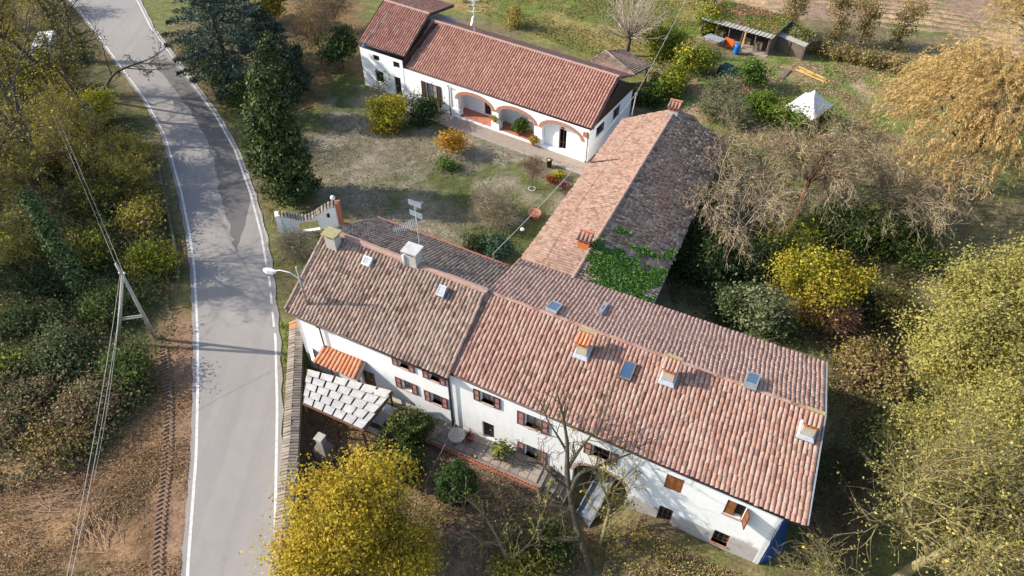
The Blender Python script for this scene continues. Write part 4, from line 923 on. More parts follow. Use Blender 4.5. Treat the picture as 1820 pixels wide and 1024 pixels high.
def limbs(b, blobs, r, tr, n=9, minr=.03, top=.45):
    zt = min(bl[2] for bl in blobs); c = np.mean([bl[:3] for bl in blobs], 0); fork = b * (1 - top) + np.array(c) * top; out = []
    k = 5; pts = [b - np.array((0, 0, .15))] + [b + (fork - b) * (i + 1) / k + r.normal(size=3) * tr * .25 for i in range(k)]
    for i in range(k): out.append((*pts[i], *pts[i + 1], tr * (1.25 if i == 0 else 1) * (1 - .09 * i), tr * (1 - .09 * (i + 1))))
    for _ in range(n):
        bl = blobs[r.integers(len(blobs))]; e = np.array(bl[:3]) + unit(r.normal(size=3)) * np.array(bl[3:6]) * .75
        s0 = pts[-1] if r.random() < .7 else pts[-2]; mid = (s0 + e) / 2 + r.normal(size=3) * .25 + np.array((0, 0, .2)); r0 = tr * .5
        out += [(*s0, *mid, r0, r0 * .65), (*mid, *e, r0 * .65, minr)]
        for _ in range(4): e2 = e + r.normal(size=3) * np.array(bl[3:6]) * .35; m2 = mid + (e - mid) * r.random(); out.append((*m2, *e2, r0 * .4, minr * .5))
    return out
def lumps(blobs, r, k):
    o = []
    for b in blobs:
        c = np.array(b[:3]); rd = np.array(b[3:6]); o.append((*c, *(rd * .72)))
        for _ in range(k):
            d = unit(r.normal(size=3) + np.array((0, 0, .35))); f = .38 + .28 * r.random(); o.append((*(c + d * rd * (.95 - f * .55)), *(rd * f * (.85 + .3 * r.random(3)))))
    return o
def leafy(name, label, cat, px, py, blobs, n, size, pal, seed, tr=.14, bark='bark', group=None, mat='leaf', base=None, nl=9, top=.45, lump=4, **kw):
    """blobs relative to the foot: dx, dy, z, rx, ry, rz"""
    r = np.random.default_rng(seed); b = base_of(px, py) if base is None else np.array(base)
    t = thing(name, label, cat, b, group); bb = [(b[0] + q[0], b[1] + q[1], b[2] + q[2], *q[3:6]) for q in blobs]
    if lump: bb = lumps(bb, r, lump)
    tubes('trunk', limbs(b, bb, r, tr, nl, top=top), M[bark], t, 5)
    P, N, Z, C = cloud(bb, n, size, pal, r, **kw); gd = gz(P[:, 0], P[:, 1]) + .03; P[:, 2] = np.maximum(P[:, 2], gd)
    V, F = leaf_quads(P, N, Z, r); mesh_np('crown', V, F, M[mat], C, t)
    return t
def sticks(blobs, n, L, rad, pal, r, out=.8, droop=0.0, shell=.3, seg=2):
    w = np.array([b[3] * b[4] * b[5] for b in blobs]) ** .67; w /= w.sum(); S_ = []; Cc_ = []; pal = np.array(pal)
    for bl, f in zip(blobs, w):
        m = max(10, int(n * f)); c0 = np.array(bl[:3]); rd = np.array(bl[3:6]); d = unit(r.normal(size=(m, 3))); P = c0 + d * rd * (shell + (1 - shell) * r.random(m) ** .5)[:, None]
        v = unit(unit(P - c0) * out + r.normal(size=(m, 3)) * .6 + np.array((0, 0, -droop))); l = L * (.5 + r.random(m)); c = pal[r.integers(0, len(pal), m)] * (.7 + .6 * r.random((m, 1)))
        for k in range(seg):
            P2 = P + v * (l / seg)[:, None]; a = rad * (1 - k / seg * .5); S_.append(np.concatenate([P, P2, np.full((m, 1), a), np.full((m, 1), a * .6)], 1)); Cc_.append(c)
            P = P2; v = unit(v + r.normal(size=(m, 3)) * .3 + np.array((0, 0, -droop * .8)))
    return np.concatenate(S_), np.concatenate(Cc_)
def twiggy(name, label, cat, px, py, blobs, n, L, rad, pal, seed, tr=.14, bark='bark_g', group=None, leaves=0, lsize=.1, lpal=None, droop=0., out=.8, nl=16, base=None, shell=.3, top=.45, seg=2, lump=5, **kw):
    r = np.random.default_rng(seed); b = base_of(px, py) if base is None else np.array(base)
    t = thing(name, label, cat, b, group); bb = [(b[0] + q[0], b[1] + q[1], b[2] + q[2], *q[3:6]) for q in blobs]
    if lump: bb = lumps(bb, r, lump)
    tubes('trunk', limbs(b, bb, r, tr, nl, top=top), M[bark], t, 5)
    s, c = sticks(bb, n, L, rad, pal, r, out, droop, shell, seg); tubes('twigs', s, M['twig'], t, 3, c, kind='stuff')
    if leaves:
        P, N, Z, C = cloud(bb, leaves, lsize, lpal, r, shell=.4, **kw); P[:, 2] = np.maximum(P[:, 2], gz(P[:, 0], P[:, 1]) + .03)
        V, F = leaf_quads(P, N, Z, r); mesh_np('crown', V, F, M['leaf'], C, t)
    return t
def bare(name, label, cat, b, d, L, tr, q, seed, bark='bark', leaves=0, lsize=.1, lpal=None, group=None):
    r = np.random.default_rng(seed); b = np.array(b, float); t = thing(name, label, cat, b, group); out = []
    grow(out, b - np.array((0, 0, .2)), unit(np.array(d, float)), L, tr, 0, q, r); o = np.array(out)
    o[:, 6:8] = np.maximum(o[:, 6:8], .008)
    big = o[:, 8] <= 1; tubes('trunk', o[big][:, :8], M[bark], t, 6)
    if (~big).any(): tubes('branches', o[~big][:, :8], M[bark], t, 3)
    if leaves:
        e = o[o[:, 8] >= q['lev'] - 1]; i = r.integers(0, len(e), leaves); P = e[i, 3:6] + r.normal(size=(leaves, 3)) * .18; pal = np.array(lpal)
        V, F = leaf_quads(P, r.normal(size=(leaves, 3)) + np.array((0, 0, .5)), lsize * (.6 + .8 * r.random(leaves)), r)
        mesh_np('crown', V, F, M['leaf'], pal[r.integers(0, len(pal), leaves)] * (.6 + .8 * r.random((leaves, 1))), t)
    return t
YEL = [(.45, .33, .03), (.37, .285, .03), (.31, .255, .03), (.49, .36, .04), (.22, .20, .03), (.28, .19, .04)]
DKG = [(.022, .045, .014), (.03, .06, .018), (.045, .075, .02), (.06, .085, .028)]
MDG = [(.06, .12, .02), (.10, .17, .025), (.14, .20, .03), (.08, .11, .03)]
IVY = [(.055, .09, .03), (.08, .125, .042), (.14, .165, .06), (.21, .215, .10)]
OLV = [(.30, .26, .05), (.38, .31, .07), (.22, .22, .05), (.40, .31, .11), (.30, .19, .06)]
YGR = [(.30, .31, .03), (.40, .36, .03), (.22, .25, .03), (.46, .37, .04)]
BRN = [(.28, .19, .11), (.35, .24, .15), (.21, .14, .085), (.40, .29, .19)]
GRY = [(.33, .285, .20), (.40, .34, .24), (.25, .21, .145), (.43, .36, .24)]
ORG_ = [(.48, .22, .03), (.52, .30, .04), (.34, .24, .03), (.40, .16, .03)]
GLD = [(.52, .36, .14), (.58, .43, .19), (.44, .30, .11), (.48, .35, .17), (.38, .27, .11)]
PAL = [(.34, .315, .09), (.385, .345, .105), (.30, .29, .085), (.26, .265, .075), (.42, .355, .11), (.36, .315, .13)]
BLG = [(.045, .075, .055), (.06, .095, .07), (.035, .055, .042), (.09, .125, .09)]
# ---- courtyard and road side
leafy('evergreen_magnolia', 'tall dark glossy evergreen column between road and courtyard, nearest the gate wall', 'tree', 526, 350, [(0, -.4, 1.6, 2.7, 2.6, 1.7), (0, -.1, 3.8, 2.6, 2.5, 2.2), (-.1, .2, 6.2, 2.3, 2.2, 2.3), (-.3, .3, 8.6, 1.7, 1.7, 2.0), (-.4, .4, 10.4, 1.0, 1.0, 1.5)], 34000, .125, DKG + [(.08, .10, .03), (.12, .14, .04)], 11, .25, mat='leaf_s', clump=.24, shell=.78, per=30, lump=2)
leafy('dark_conifer', 'dark evergreen filling the gap between cedar and evergreen column', 'tree', 508, 215, [(0, 0, 2.4, 2.0, 1.9, 2.4), (-.2, 0, 5.0, 1.6, 1.5, 2.2), (-.2, 0, 7.0, 1.0, 1.0, 1.4)], 9000, .11, DKG, 12, .16, mat='leaf_s', clump=.26, shell=.7, lump=3)
leafy('dark_conifer', 'dark evergreen behind the gap, right of the layered cedar', 'tree', 535, 170, [(0, 0, 2.0, 1.7, 1.6, 2.0), (0, 0, 4.2, 1.2, 1.2, 1.6)], 5000, .11, DKG + BLG, 13, .12, mat='leaf_s', clump=.28, shell=.6, lump=3)
r5 = np.random.default_rng(5)
def cedar(px, py, label, h=11, rad=6.5, seed=5):
    r = np.random.default_rng(seed); b = base_of(px, py); t = thing('cedar_tree', label, 'tree', b); seg = [(*b, *(b + np.array((0, 0, h))), .32, .06)]; Ps = []; Cs = []; Ns = []
    for k in range(46):
        z = 1.6 + (h - 1.8) * (k / 46); L = rad * (1 - (z / h) ** 1.5 * .85) * (.75 + .4 * r.random()); a = k * 2.4 + r.normal() * .3; d = np.array((math.cos(a), math.sin(a), .05)); s0 = b + np.array((0, 0, z)); e = s0 + d * L + np.array((0, 0, -.12 * L))
        seg.append((*s0, *e, .07, .015)); m = int(260 * L / 4)
        u = r.random(m) ** .6; side = r.normal(size=m) * (.2 + .28 * L * np.sin(np.pi * np.clip(u, .05, .97))) * .5; pr = np.array((-d[1], d[0], 0))
        P = s0 + (e - s0) * u[:, None] + pr * side[:, None] + np.array((0, 0, 1)) * (r.normal(size=m) * .08 - np.abs(side) * .18)[:, None]
        Ps.append(P); Ns.append(np.array((0, 0, 1.)) + .5 * r.normal(size=(m, 3))); Cs.append(np.array(BLG)[r.integers(0, 4, m)] * (.6 + .8 * r.random((m, 1))))
    tubes('trunk', seg, M['bark'], t, 5); P = np.concatenate(Ps); V, F = leaf_quads(P, np.concatenate(Ns), .17 * (.6 + .9 * r.random(len(P))), r, .35); mesh_np('crown', V, F, M['leaf_s'], np.concatenate(Cs), t)
cedar(415, 150, 'blue-green cedar with layered drooping branches beside the road', 12.5, 6.7)
cedar(395, 40, 'tall blue-green cedar at the top edge behind the layered cedar', 9, 5.5, 9)
cedar(478, 112, 'smaller blue-green cedar behind the layered cedar by the road', 6.5, 3.6, 8)
hb = [W(330, 112), W(372, 150), W(405, 185), W(438, 228), W(452, 268)]
for k, p in enumerate(hb): leafy('hedge_shrub', ['leafy grey-green hedge shrub at the far end of the roadside row', 'rounded hedge shrub second from the far end of the roadside row', 'middle hedge shrub of the roadside row beneath the cedar', 'hedge shrub between the cedar and the dark evergreen by the road', 'low hedge shrub touching the dark evergreen by the road'][k], 'shrub', 0, 0, [(1.1, .2, 1.0, 1.7, 1.5, 1.2), (1.8, 1.2, .9, 1.4, 1.3, 1.1)], 3600, .11, IVY + MDG[:2], 30 + k, .07, group='roadside hedge shrubs', base=(p.x, p.y, 0), nl=5)
leafy('yellow_tree', 'small bright yellow tree at the top edge behind the cedar', 'tree', 492, 45, [(0, 0, 2.6, 1.6, 1.5, 1.7)], 2600, .14, YEL, 41, .09)
twiggy('bare_tree', 'bare brown twiggy tree left of the tall house block', 'tree', 572, 105, [(0, 0, 3.8, 2.6, 2.4, 2.6)], 2900, .8, .012, BRN, 42, .11, 'bark', leaves=900, lsize=.09, lpal=OLV)
twiggy('bare_tree', 'second bare brown tree at the top edge behind the dark round bush', 'tree', 600, 55, [(0, 0, 3.4, 2.6, 2.4, 2.4)], 2600, .8, .012, BRN, 43, .1, 'bark', leaves=500, lsize=.09, lpal=OLV)
twiggy('bare_tree', 'thin brown tree with few leaves between evergreen and dark round bush', 'tree', 520, 165, [(0, 0, 2.6, 1.9, 1.8, 2.0)], 2600, .7, .011, BRN, 44, .08, 'bark', leaves=900, lsize=.09, lpal=YGR)
leafy('round_bush', 'large dark green rounded bush in front of the tall house block', 'bush', 610, 122, [(0, 0, 2.0, 1.9, 1.7, 1.7), (.6, .4, 3.0, 1.4, 1.3, 1.1)], 7000, .11, DKG, 45, .12, mat='leaf_s')
leafy('climber', 'pale green climbing shrub against the tall block wall', 'shrub', 690, 158, [(0, 0, 1.3, .7, .5, 1.3), (.8, -.2, 1.0, .6, .4, 1.0)], 1500, .10, IVY + YGR[:1], 47, .04, nl=8)
leafy('yellow_bush', 'broad yellow-green rounded bush at the courtyard edge', 'bush', 693, 228, [(0, 0, 1.3, 1.9, 1.6, 1.3), (.5, .3, 1.6, 1.3, 1.2, 1.1)], 6500, .10, YGR + YEL[:2], 48, .09, shell=.7)
leafy('dark_bush', 'dark evergreen bush right of the yellow-green bush', 'bush', 752, 222, [(0, 0, 1.3, 1.1, 1.1, 1.4)], 3200, .10, DKG, 49, .08, mat='leaf_s')
leafy('ball_bush', 'clipped olive ball bush at the arcade house corner window', 'bush', 772, 205, [(0, 0, .9, .85, .85, .85)], 2600, .06, [(.10, .12, .03), (.14, .14, .04)], 50, .05, shell=.85, clump=.15, lump=0)
leafy('orange_bush', 'small orange-leaved round tree on the courtyard lawn', 'bush', 803, 272, [(0, 0, 1.35, 1.05, 1.0, .8)], 2600, .09, ORG_, 51, .06)
leafy('green_bush', 'small round green bush in front of the orange one', 'bush', 797, 298, [(0, 0, .45, .62, .6, .5)], 1500, .07, MDG, 52, .04, mat='leaf_s')
twiggy('sapling', 'bare sapling ringed with white stones on the courtyard lawn', 'tree', 945, 336, [(0, 0, 2.2, .95, .9, .7)], 900, .45, .013, BRN, 53, .055, 'bark', nl=12, top=.6)
twiggy('bare_shrub', 'spreading pale bare shrub on the lawn behind the farmhouse', 'shrub', 878, 398, [(0, 0, 1.7, 1.9, 1.8, 1.1)], 2600, .6, .009, GRY, 54, .05, 'bark_g', leaves=400, lsize=.07, lpal=OLV, nl=22)
leafy('round_shrub', 'blue-green rounded shrub behind the farmhouse roof', 'shrub', 888, 462, [(0, 0, 1.1, 1.05, 1.0, 1.1)], 3200, .085, [(.03, .07, .035), (.05, .10, .05), (.025, .05, .03)], 55, .06, mat='leaf_s')
leafy('red_flower_shrub', 'dark shrub with a few red blooms next to the blue-green one', 'shrub', 848, 452, [(0, 0, .8, .9, .9, .8)], 1900, .08, DKG + [(.045, .03, .02)], 56, .05)
twiggy('gate_shrub', 'sprawling bare shrub in front of the gate wall', 'shrub', 540, 452, [(0, 0, .9, 1.7, 1.0, .9)], 1500, .7, .010, GRY, 57, .05, 'bark_g', leaves=500, lsize=.07, lpal=IVY, nl=14)
# ---- behind the arcade house, garden on the right
q_p = dict(nseg=3, lev=2, kids=[7, 3], spread=.55, shrink=.55, droop=[.0, .12, .1], wob=.07, minr=.012, start=1)
r9 = np.random.default_rng(9); pb = base_of(1113, 98); pt = thing('pollard_tree', 'pale bare pollarded tree with upright shoots behind the arcade house', 'tree', pb); seg = [(*pb, *(pb + np.array((.2, 0, 2.0))), .24, .2)]
for k in range(110):
    a = r9.random() * 6.28; el = .35 + r9.random() * 1.1; d = np.array((math.cos(a) * math.cos(el), math.sin(a) * math.cos(el), math.sin(el))); p = pb + np.array((.2, 0, 1.9)); L = 3.2 + 2.4 * r9.random(); rad = .05 + .05 * (k < 14)
    for i in range(5):
        p2 = p + d * L / 5; seg.append((*p, *p2, rad * (1 - i * .17), rad * (1 - (i + 1) * .17))); p = p2; d = unit(d + r9.normal(size=3) * .13 + np.array((0, 0, .06)))
        if i > 1:
            for _ in range(2): seg.append((*p, *(p + unit(d + r9.normal(size=3) * .5) * (.5 + .6 * r9.random())), .016, .007))
tubes('trunk', seg[:1], M['bark'], pt, 8); tubes('branches', seg[1:], M['bark_p'], pt, 4)
leafy('golden_conifer', 'small upright golden conifer on the grass behind the arcade house', 'bush', 915, 48, [(0, 0, 1.5, .95, .95, 1.6)], 2000, .10, OLV, 58, .07, shell=.7)
for k, (px, py, nm, bl, nn_, pal) in enumerate([
    (1180, 95, 'bright yellow-green bush left of the timber shed', [(0, 0, 1.5, 2.3, 2.0, 1.5)], 4200, YGR + MDG), (1235, 130, 'green and yellow bush in front of the shed terrace', [(0, 0, 1.4, 2.1, 1.8, 1.4)], 3800, YGR + MDG),
    (1195, 165, 'leafy bush right of the little porch roof', [(0, 0, 1.2, 2.1, 1.8, 1.3)], 3600, YGR[:2] + MDG), (1150, 185, 'low dark green bush beside the barn gable', [(0, 0, .8, 1.5, 1.3, .9)], 2200, MDG + DKG),
    (1262, 60, 'tall green bush at the left corner of the shed roof', [(0, 0, 1.8, 1.5, 1.4, 1.9)], 2600, MDG + YGR), (1250, 20, 'dark leafy tree behind the shed at the top edge', [(0, 0, 2.6, 2.2, 2.0, 2.2)], 3000, DKG + IVY),
    (1330, 158, 'upright dense green bush in front of the dark compost box', [(0, 0, 1.4, 1.3, 1.2, 1.5)], 3000, MDG)]):
    leafy('garden_bush', nm, 'bush', px, py, bl, nn_, .12, pal, 60 + k, .07, group='garden bushes')
for k, (px, py, nm) in enumerate([(1345, 200, 'left end of the bright green hedge before the white tent'), (1378, 216, 'hedge bush second from the left before the white tent'), (1415, 232, 'bright hedge bush directly below the white tent'), (1450, 236, 'right end of the bright green hedge below the white tent')]):
    leafy('hedge_bush', nm, 'bush', px, py, [(0, 0, 1.1, 1.7, 1.3, 1.2)], 3200, .10, [(.09, .17, .02), (.13, .21, .025), (.17, .22, .03), (.07, .12, .02)], 70 + k, .06, group='bright green hedge bushes')
for k, (px, py, nm) in enumerate([(1262, 205, 'grey-green feathery shrub behind the barn chimney'), (1300, 222, 'grey-green feathery shrub right of the barn gable'), (1285, 180, 'pale feathery shrub behind the other grey-green shrubs')]):
    twiggy('feathery_shrub', nm, 'shrub', px, py, [(0, 0, 1.2, 1.5, 1.3, 1.2)], 1000, .7, .010, GRY, 76 + k, .05, leaves=1700, lsize=.09, lpal=IVY + [(.13, .17, .06)], group='feathery shrubs')
TW = 'brown weeping bare tree '
def thicket(label, px, py, stems, L, spread, seed, bark, col, lean=(0, 0), h0=0.0, tr=.12, lv=3600, droop=(.04, -.04, -.10, -.16, -.2), name='weeping_tree', group='bare weeping trees', lpal=None, ls=.055, lev=4):
    """several arching stems with drooping side shoots down to fine twigs"""
    r = np.random.default_rng(seed); b = base_of(px, py); t = thing(name, label, 'tree', b, group); o = []; q = dict(nseg=4, lev=lev, kids=[2, 2, 1, 1], spread=.62, shrink=.60, droop=droop, wob=.13, minr=.011, start=1); s0 = b.copy(); big0 = []
    if h0: big0 = [(*b, *(b + np.array((.1, .1, h0 * .5))), tr * 1.6, tr * 1.4), (*(b + np.array((.1, .1, h0 * .5))), *(b + np.array((0, .1, h0))), tr * 1.4, tr * 1.1)]; s0 = b + np.array((0, .1, h0 - .1))
    for k in range(stems):
        a = 6.283 * k / stems + r.normal() * .25; d = unit(np.array((math.cos(a) * spread + lean[0], math.sin(a) * spread + lean[1], 1.))); grow(o, s0, d, L * (.8 + .4 * r.random()), tr * (.55 if h0 else .8), 0, q, r)
    o = np.array(o); o[:, 6:8] = o[:, 6:8].clip(.0115, 1); g0 = gz(o[:, 3], o[:, 4]) + .05; o[:, 5] = np.maximum(o[:, 5], g0); o[:, 2] = np.maximum(o[:, 2], g0 - .1)
    big = o[:, 8] <= 1; tubes('trunk', np.concatenate([np.array(big0).reshape(-1, 8), o[big][:, :8]]), M[bark], t, 5); f = o[~big]; c = np.array(col)[r.integers(0, len(col), len(f))] * (.65 + .7 * r.random((len(f), 1))); tubes('twigs', f[:, :8], M['twig'], t, 3, c, kind='stuff')
    i = r.integers(0, len(f), lv); V, F = leaf_quads(f[i, 3:6] + r.normal(size=(lv, 3)) * .12, r.normal(size=(lv, 3)) + np.array((0, 0, .5)), ls * (.6 + .8 * r.random(lv)), r); cp_ = np.array(lpal or OLV + GRY + BRN); mesh_np('crown', V, F, M['leaf'], cp_[r.integers(0, len(cp_), lv)], t)
    return len(o)
thicket(TW + 'overhanging the right edge of the barn roof', 1305, 418, 9, 4.2, .75, 80, 'bark_g', GRY + BRN[:2], (-.1, 0))
thicket('tall bare tree with a rusty ivy-brown trunk right of the barn', 1408, 405, 8, 2.7, 1.0, 81, 'bark_r', GRY + BRN[:2], h0=4.6, tr=.17)
thicket(TW + 'between the rusty-trunked tree and the golden willow', 1490, 390, 9, 3.9, .8, 82, 'bark_g', GRY + BRN[:2])
thicket(TW + 'nearest the golden willow, right of the others', 1585, 405, 7, 3.4, .8, 84, 'bark_g', GRY + BRN[:2])
thicket(TW + 'at the foot of the golden willow, below the tent', 1560, 320, 7, 2.2, .9, 83, 'bark_g', GRY + BRN)
for k, (px, py, st, L, lab) in enumerate([(1500, 255, 5, 1.9, 'low grey thicket right of the white tent'), (1470, 290, 5, 1.9, 'low grey thicket below the white tent'), (1265, 275, 5, 2.0, 'grey thicket leaning on the far end of the barn'), (1345, 320, 6, 2.4, 'grey thicket between barn and rusty-trunked tree'), (1620, 345, 5, 2.4, 'grey thicket under the left side of the golden willow')]):
    thicket(lab, px, py, st, L, .8, 87 + k, 'bark_g', GRY + BRN[:2] + [(.20, .20, .09)], lv=2600, lpal=OLV + IVY + BRN, name='thicket', group='grey thickets beside the barn', lev=3)
def willow(px, py, rx, h, label, n, seed, pal=GLD):
    r = np.random.default_rng(seed); b = base_of(px, py); t = thing('willow_tree', label, 'tree', b, 'golden willows'); seg = [(*b, *(b + np.array((0, 0, h * .35))), .4, .3)]; tips = []; tint = []
    s0 = b + np.array((0, 0, h * .34))
    for k in range(44):                                   # limbs end in separate drooping heads
        a = k * 2.4 + r.normal() * .2; rr = rx * math.sqrt((k + .5) / 44) * (.85 + .2 * r.random()); e = b + np.array((math.cos(a) * rr, math.sin(a) * rr, h * (.98 - .42 * (rr / rx) ** 1.6) + r.normal() * .5)); m = (s0 + e) / 2 + r.normal(size=3) * .5 + np.array((0, 0, .6))
        seg += [(*s0, *m, .14, .07), (*m, *e, .07, .02)]; tips.append(e); tint.append(.82 + .33 * r.random())
    tips = np.array(tips); tint = np.array(tint); tubes('trunk', seg, M['bark'], t, 6)
    m = n // 26; j = r.integers(0, len(tips), m); P0 = tips[j] + r.normal(size=(m, 3)) * np.array((1.0, 1.0, .75)); v0 = unit((P0 - b - np.array((0, 0, h * .3))) * np.array((1, 1, .25)) + r.normal(size=(m, 3)) * .5); L0 = .7 + 2.6 * r.random(m) ** 1.5     # shoots: each a falling arc set with narrow leaves
    i = r.integers(0, m, n); u = r.random(n); x = (L0[i] * u)[:, None]; P = P0[i] + v0[i] * x * .55 + np.array((0, 0, -1.)) * (.30 * x * x) + r.normal(size=(n, 3)) * .09; P[:, 2] = np.maximum(P[:, 2], gz(P[:, 0], P[:, 1]) + .1)
    tn_ = unit(v0[i] * .55 + np.array((0, 0, -.6)) * x + r.normal(size=(n, 3)) * .35); sd1 = unit(np.cross(tn_, r.normal(size=(n, 3)))); sz = .16 * (.6 + .8 * r.random(n))[:, None]; wd = .030 * (.7 + .6 * r.random(n))[:, None]
    V = np.stack([P - tn_ * sz, P + sd1 * wd, P + tn_ * sz, P - sd1 * wd], 1).reshape(-1, 3); c = np.array(pal)[r.integers(0, len(pal), n)] * (.85 + .3 * r.random((n, 1))) * (tint[j] * (.85 + .3 * r.random(m)))[i][:, None]
    mesh_np('crown', V, np.arange(4 * n).reshape(n, 4), M['leaf'], c, t)
willow(1690, 335, 7.0, 11.0, 'large golden willow with hanging shoots on the right', 72000, 90); willow(1815, 110, 4.2, 8, 'golden willow cut by the top right corner', 20000, 91)
leafy('green_thicket', 'mixed green bush under the bare weeping trees, right of the barn', 'bush', 1555, 430, [(0, 0, 1.7, 3.0, 2.0, 1.8), (2.4, .5, 1.5, 2.2, 1.7, 1.6), (-1.8, -.3, 1.2, 1.9, 1.6, 1.3)], 9000, .10, MDG + YGR[:1] + IVY, 92, .08)
leafy('green_thicket', 'shaded green bush below the rusty-trunked tree', 'bush', 1470, 425, [(0, 0, 1.4, 2.3, 1.7, 1.5)], 5000, .10, MDG + IVY, 93, .08)
leafy('yellow_shrub', 'tall bright yellow shrub behind the farmhouse ridge', 'shrub', 1440, 560, [(-.3, 0, 2.4, 2.6, 2.1, 2.1), (.9, .6, 3.4, 2.2, 1.8, 1.6), (-1.2, .8, 3.0, 1.7, 1.6, 1.5)], 9000, .095, YEL + YGR, 94, .08, clump=.38)
twiggy('brown_shrub', 'reddish-brown bare bush in front of the yellow shrub', 'shrub', 1478, 590, [(0, 0, 1.5, 1.9, 1.5, 1.3)], 3000, .6, .012, [(.16, .085, .06), (.22, .12, .08), (.12, .065, .05)], 95, .06, 'bark', leaves=500, lsize=.08, lpal=YEL)
leafy('pale_shrub', 'pale silvery green shrub left of the yellow shrub', 'shrub', 1342, 585, [(0, 0, 1.9, 1.9, 1.6, 1.8)], 5200, .10, [(.17, .20, .09), (.22, .24, .12), (.11, .14, .06), (.26, .27, .15)], 96, .07)
for k, (px, py, bl, pal, lab) in enumerate([(1395, 470, [(0, 0, 1.6, 1.8, 1.5, 1.6)], YGR + IVY, 'olive-green shrub above the silvery shrub'), (1290, 560, [(0, 0, 1.3, 1.5, 1.4, 1.4)], DKG + IVY, 'dark green shrub between barn corner and silvery shrub'), (1330, 480, [(0, 0, 1.5, 1.7, 1.5, 1.5)], IVY + DKG, 'ivy-green shrub behind the silvery shrub'), (1530, 545, [(0, 0, .8, 1.4, 1.2, .8)], DKG + BRN[:1], 'low dark shrub right of the reddish-brown bush'), (1620, 470, [(0, 0, 1.0, 1.8, 1.4, 1.0)], DKG + OLV[:1], 'dark shrub in front of the huge right-hand tree'), (1580, 560, [(0, 0, .9, 1.6, 1.3, .9)], OLV + BRN[:1] + MDG[:1], 'brown-olive shrub at the left foot of the huge right-hand tree'), (1530, 650, [(0, 0, .8, 1.5, 1.3, .8)], BRN + OLV, 'brown low shrub behind the farmhouse corner')]):
    leafy('thicket_shrub', lab, 'shrub', px, py, bl, 3200, .10, pal, 290 + k, .06, group='shrubs between barn and right-hand trees')
leafy('dark_shrub', 'dark shaded shrub between barn and silvery green shrub', 'shrub', 1245, 500, [(0, 0, 1.6, 2.0, 2.0, 1.6)], 4200, .12, DKG + IVY[:2], 97, .07)
leafy('dark_shrub', 'dark ivy shrub in the shade of the barn eave', 'shrub', 1225, 410, [(0, 0, 1.3, 1.6, 2.6, 1.4)], 3200, .12, DKG + IVY[:2], 98, .07)
# ---- big trees on the right
leafy('broad_tree', 'huge pale yellow-green tree at the right edge, upper of the pair', 'tree', 1745, 690, [(0, 0, 4.8, 4.6, 4.2, 3.4), (-2.6, -1, 3.2, 3.0, 2.8, 2.6), (1.6, 2.4, 6.2, 3.4, 3.2, 2.6), (-1.2, 2.6, 5.0, 3.2, 3.0, 2.6), (-3.2, 1.2, 3.4, 2.2, 2.2, 2.2)], 47000, .085, PAL + OLV[:3], 100, .35, 'bark_g', clump=.5, shell=.45, up=.8, lump=7, jit=.1)
leafy('broad_tree', 'huge pale yellow-green tree at the right edge, lower of the pair', 'tree', 1690, 850, [(0, 0, 3.8, 3.9, 3.4, 3.0), (-2.2, .8, 2.8, 2.4, 2.2, 2.2), (2.5, .5, 4.6, 3.2, 3.0, 2.6)], 42000, .077, PAL + OLV[:3], 101, .3, 'bark_g', clump=.55, shell=.4, up=.8, lump=7, jit=.1)
leafy('broad_tree', 'pale yellow-olive tree behind the lichen-covered limbs in the bottom right corner', 'tree', 1730, 985, [(0, 0, 2.6, 3.0, 2.6, 2.2), (-1.8, .4, 2.0, 2.0, 1.9, 1.6)], 22000, .07, PAL + OLV[:3], 106, .2, 'bark_g', clump=.5, shell=.4, up=.8, lump=6, jit=.1)
leafy('low_bush', 'brownish low bush between farmhouse gable and the pale trees', 'bush', 1560, 690, [(0, 0, .9, 1.6, 1.5, .9), (-.8, 1.2, .7, 1.4, 1.2, .7)], 3000, .09, OLV + BRN, 102, .06)
q_r = dict(nseg=5, lev=4, kids=[2, 2, 2, 1], spread=.75, shrink=.62, droop=[.02, .06, .03, .0], wob=.16, minr=.012, start=1)
g = W(1560, 1040, -1)
bare('lichen_tree', 'bare tree with yellow lichen-covered limbs in the bottom right corner', 'tree', (g.x, g.y, float(gz(g.x, g.y))), (.35, .1, 1), 6.4, .34, q_r, 103, 'bark_l', 9000, .07, PAL + OLV)
g = W(1750, 1120, -1)
bare('lichen_tree', 'second bare lichen tree cut by the bottom right edge', 'tree', (g.x, g.y, float(gz(g.x, g.y))), (-.1, .25, 1), 6.0, .3, q_r, 104, 'bark_l', 8000, .07, PAL + OLV)
g = W(1440, 1130, -1)
bare('lichen_tree', 'low lichen-yellow branches reaching in from the bottom edge near the blue gable', 'tree', (g.x, g.y, float(gz(g.x, g.y))), (.2, .3, 1), 3.0, .14, q_r, 105, 'bark_l', 500, .08, YGR)
# ---- front yard
leafy('yellow_maple', 'round bright yellow maple inside the road wall at the bottom', 'tree', 640, 995, [(0, 0, 3.4, 3.5, 3.3, 2.5), (.6, .9, 4.6, 2.6, 2.5, 1.8), (-1.4, -.8, 2.8, 2.3, 2.2, 1.8), (1.8, -.6, 2.8, 2.2, 2.2, 1.7)], 36000, .078, [(.50, .37, .03), (.45, .33, .03), (.38, .29, .03), (.53, .39, .04), (.28, .235, .03), (.34, .22, .04)], 110, .16, clump=.36, shell=.62, per=30, up=.7, lump=4, jit=.14)
leafy('topiary', 'dark green arched topiary beside the carport, the taller one', 'bush', 722, 790, [(-.5, 0, 1.2, .75, .75, 1.1), (.2, .3, 1.9, .9, .8, .7), (.95, .3, 1.2, .75, .7, 1.1)], 9500, .062, [(.08, .10, .025), (.12, .125, .03), (.05, .07, .02)], 111, .07, shell=.72, clump=.13, mat='leaf_s', lump=0)
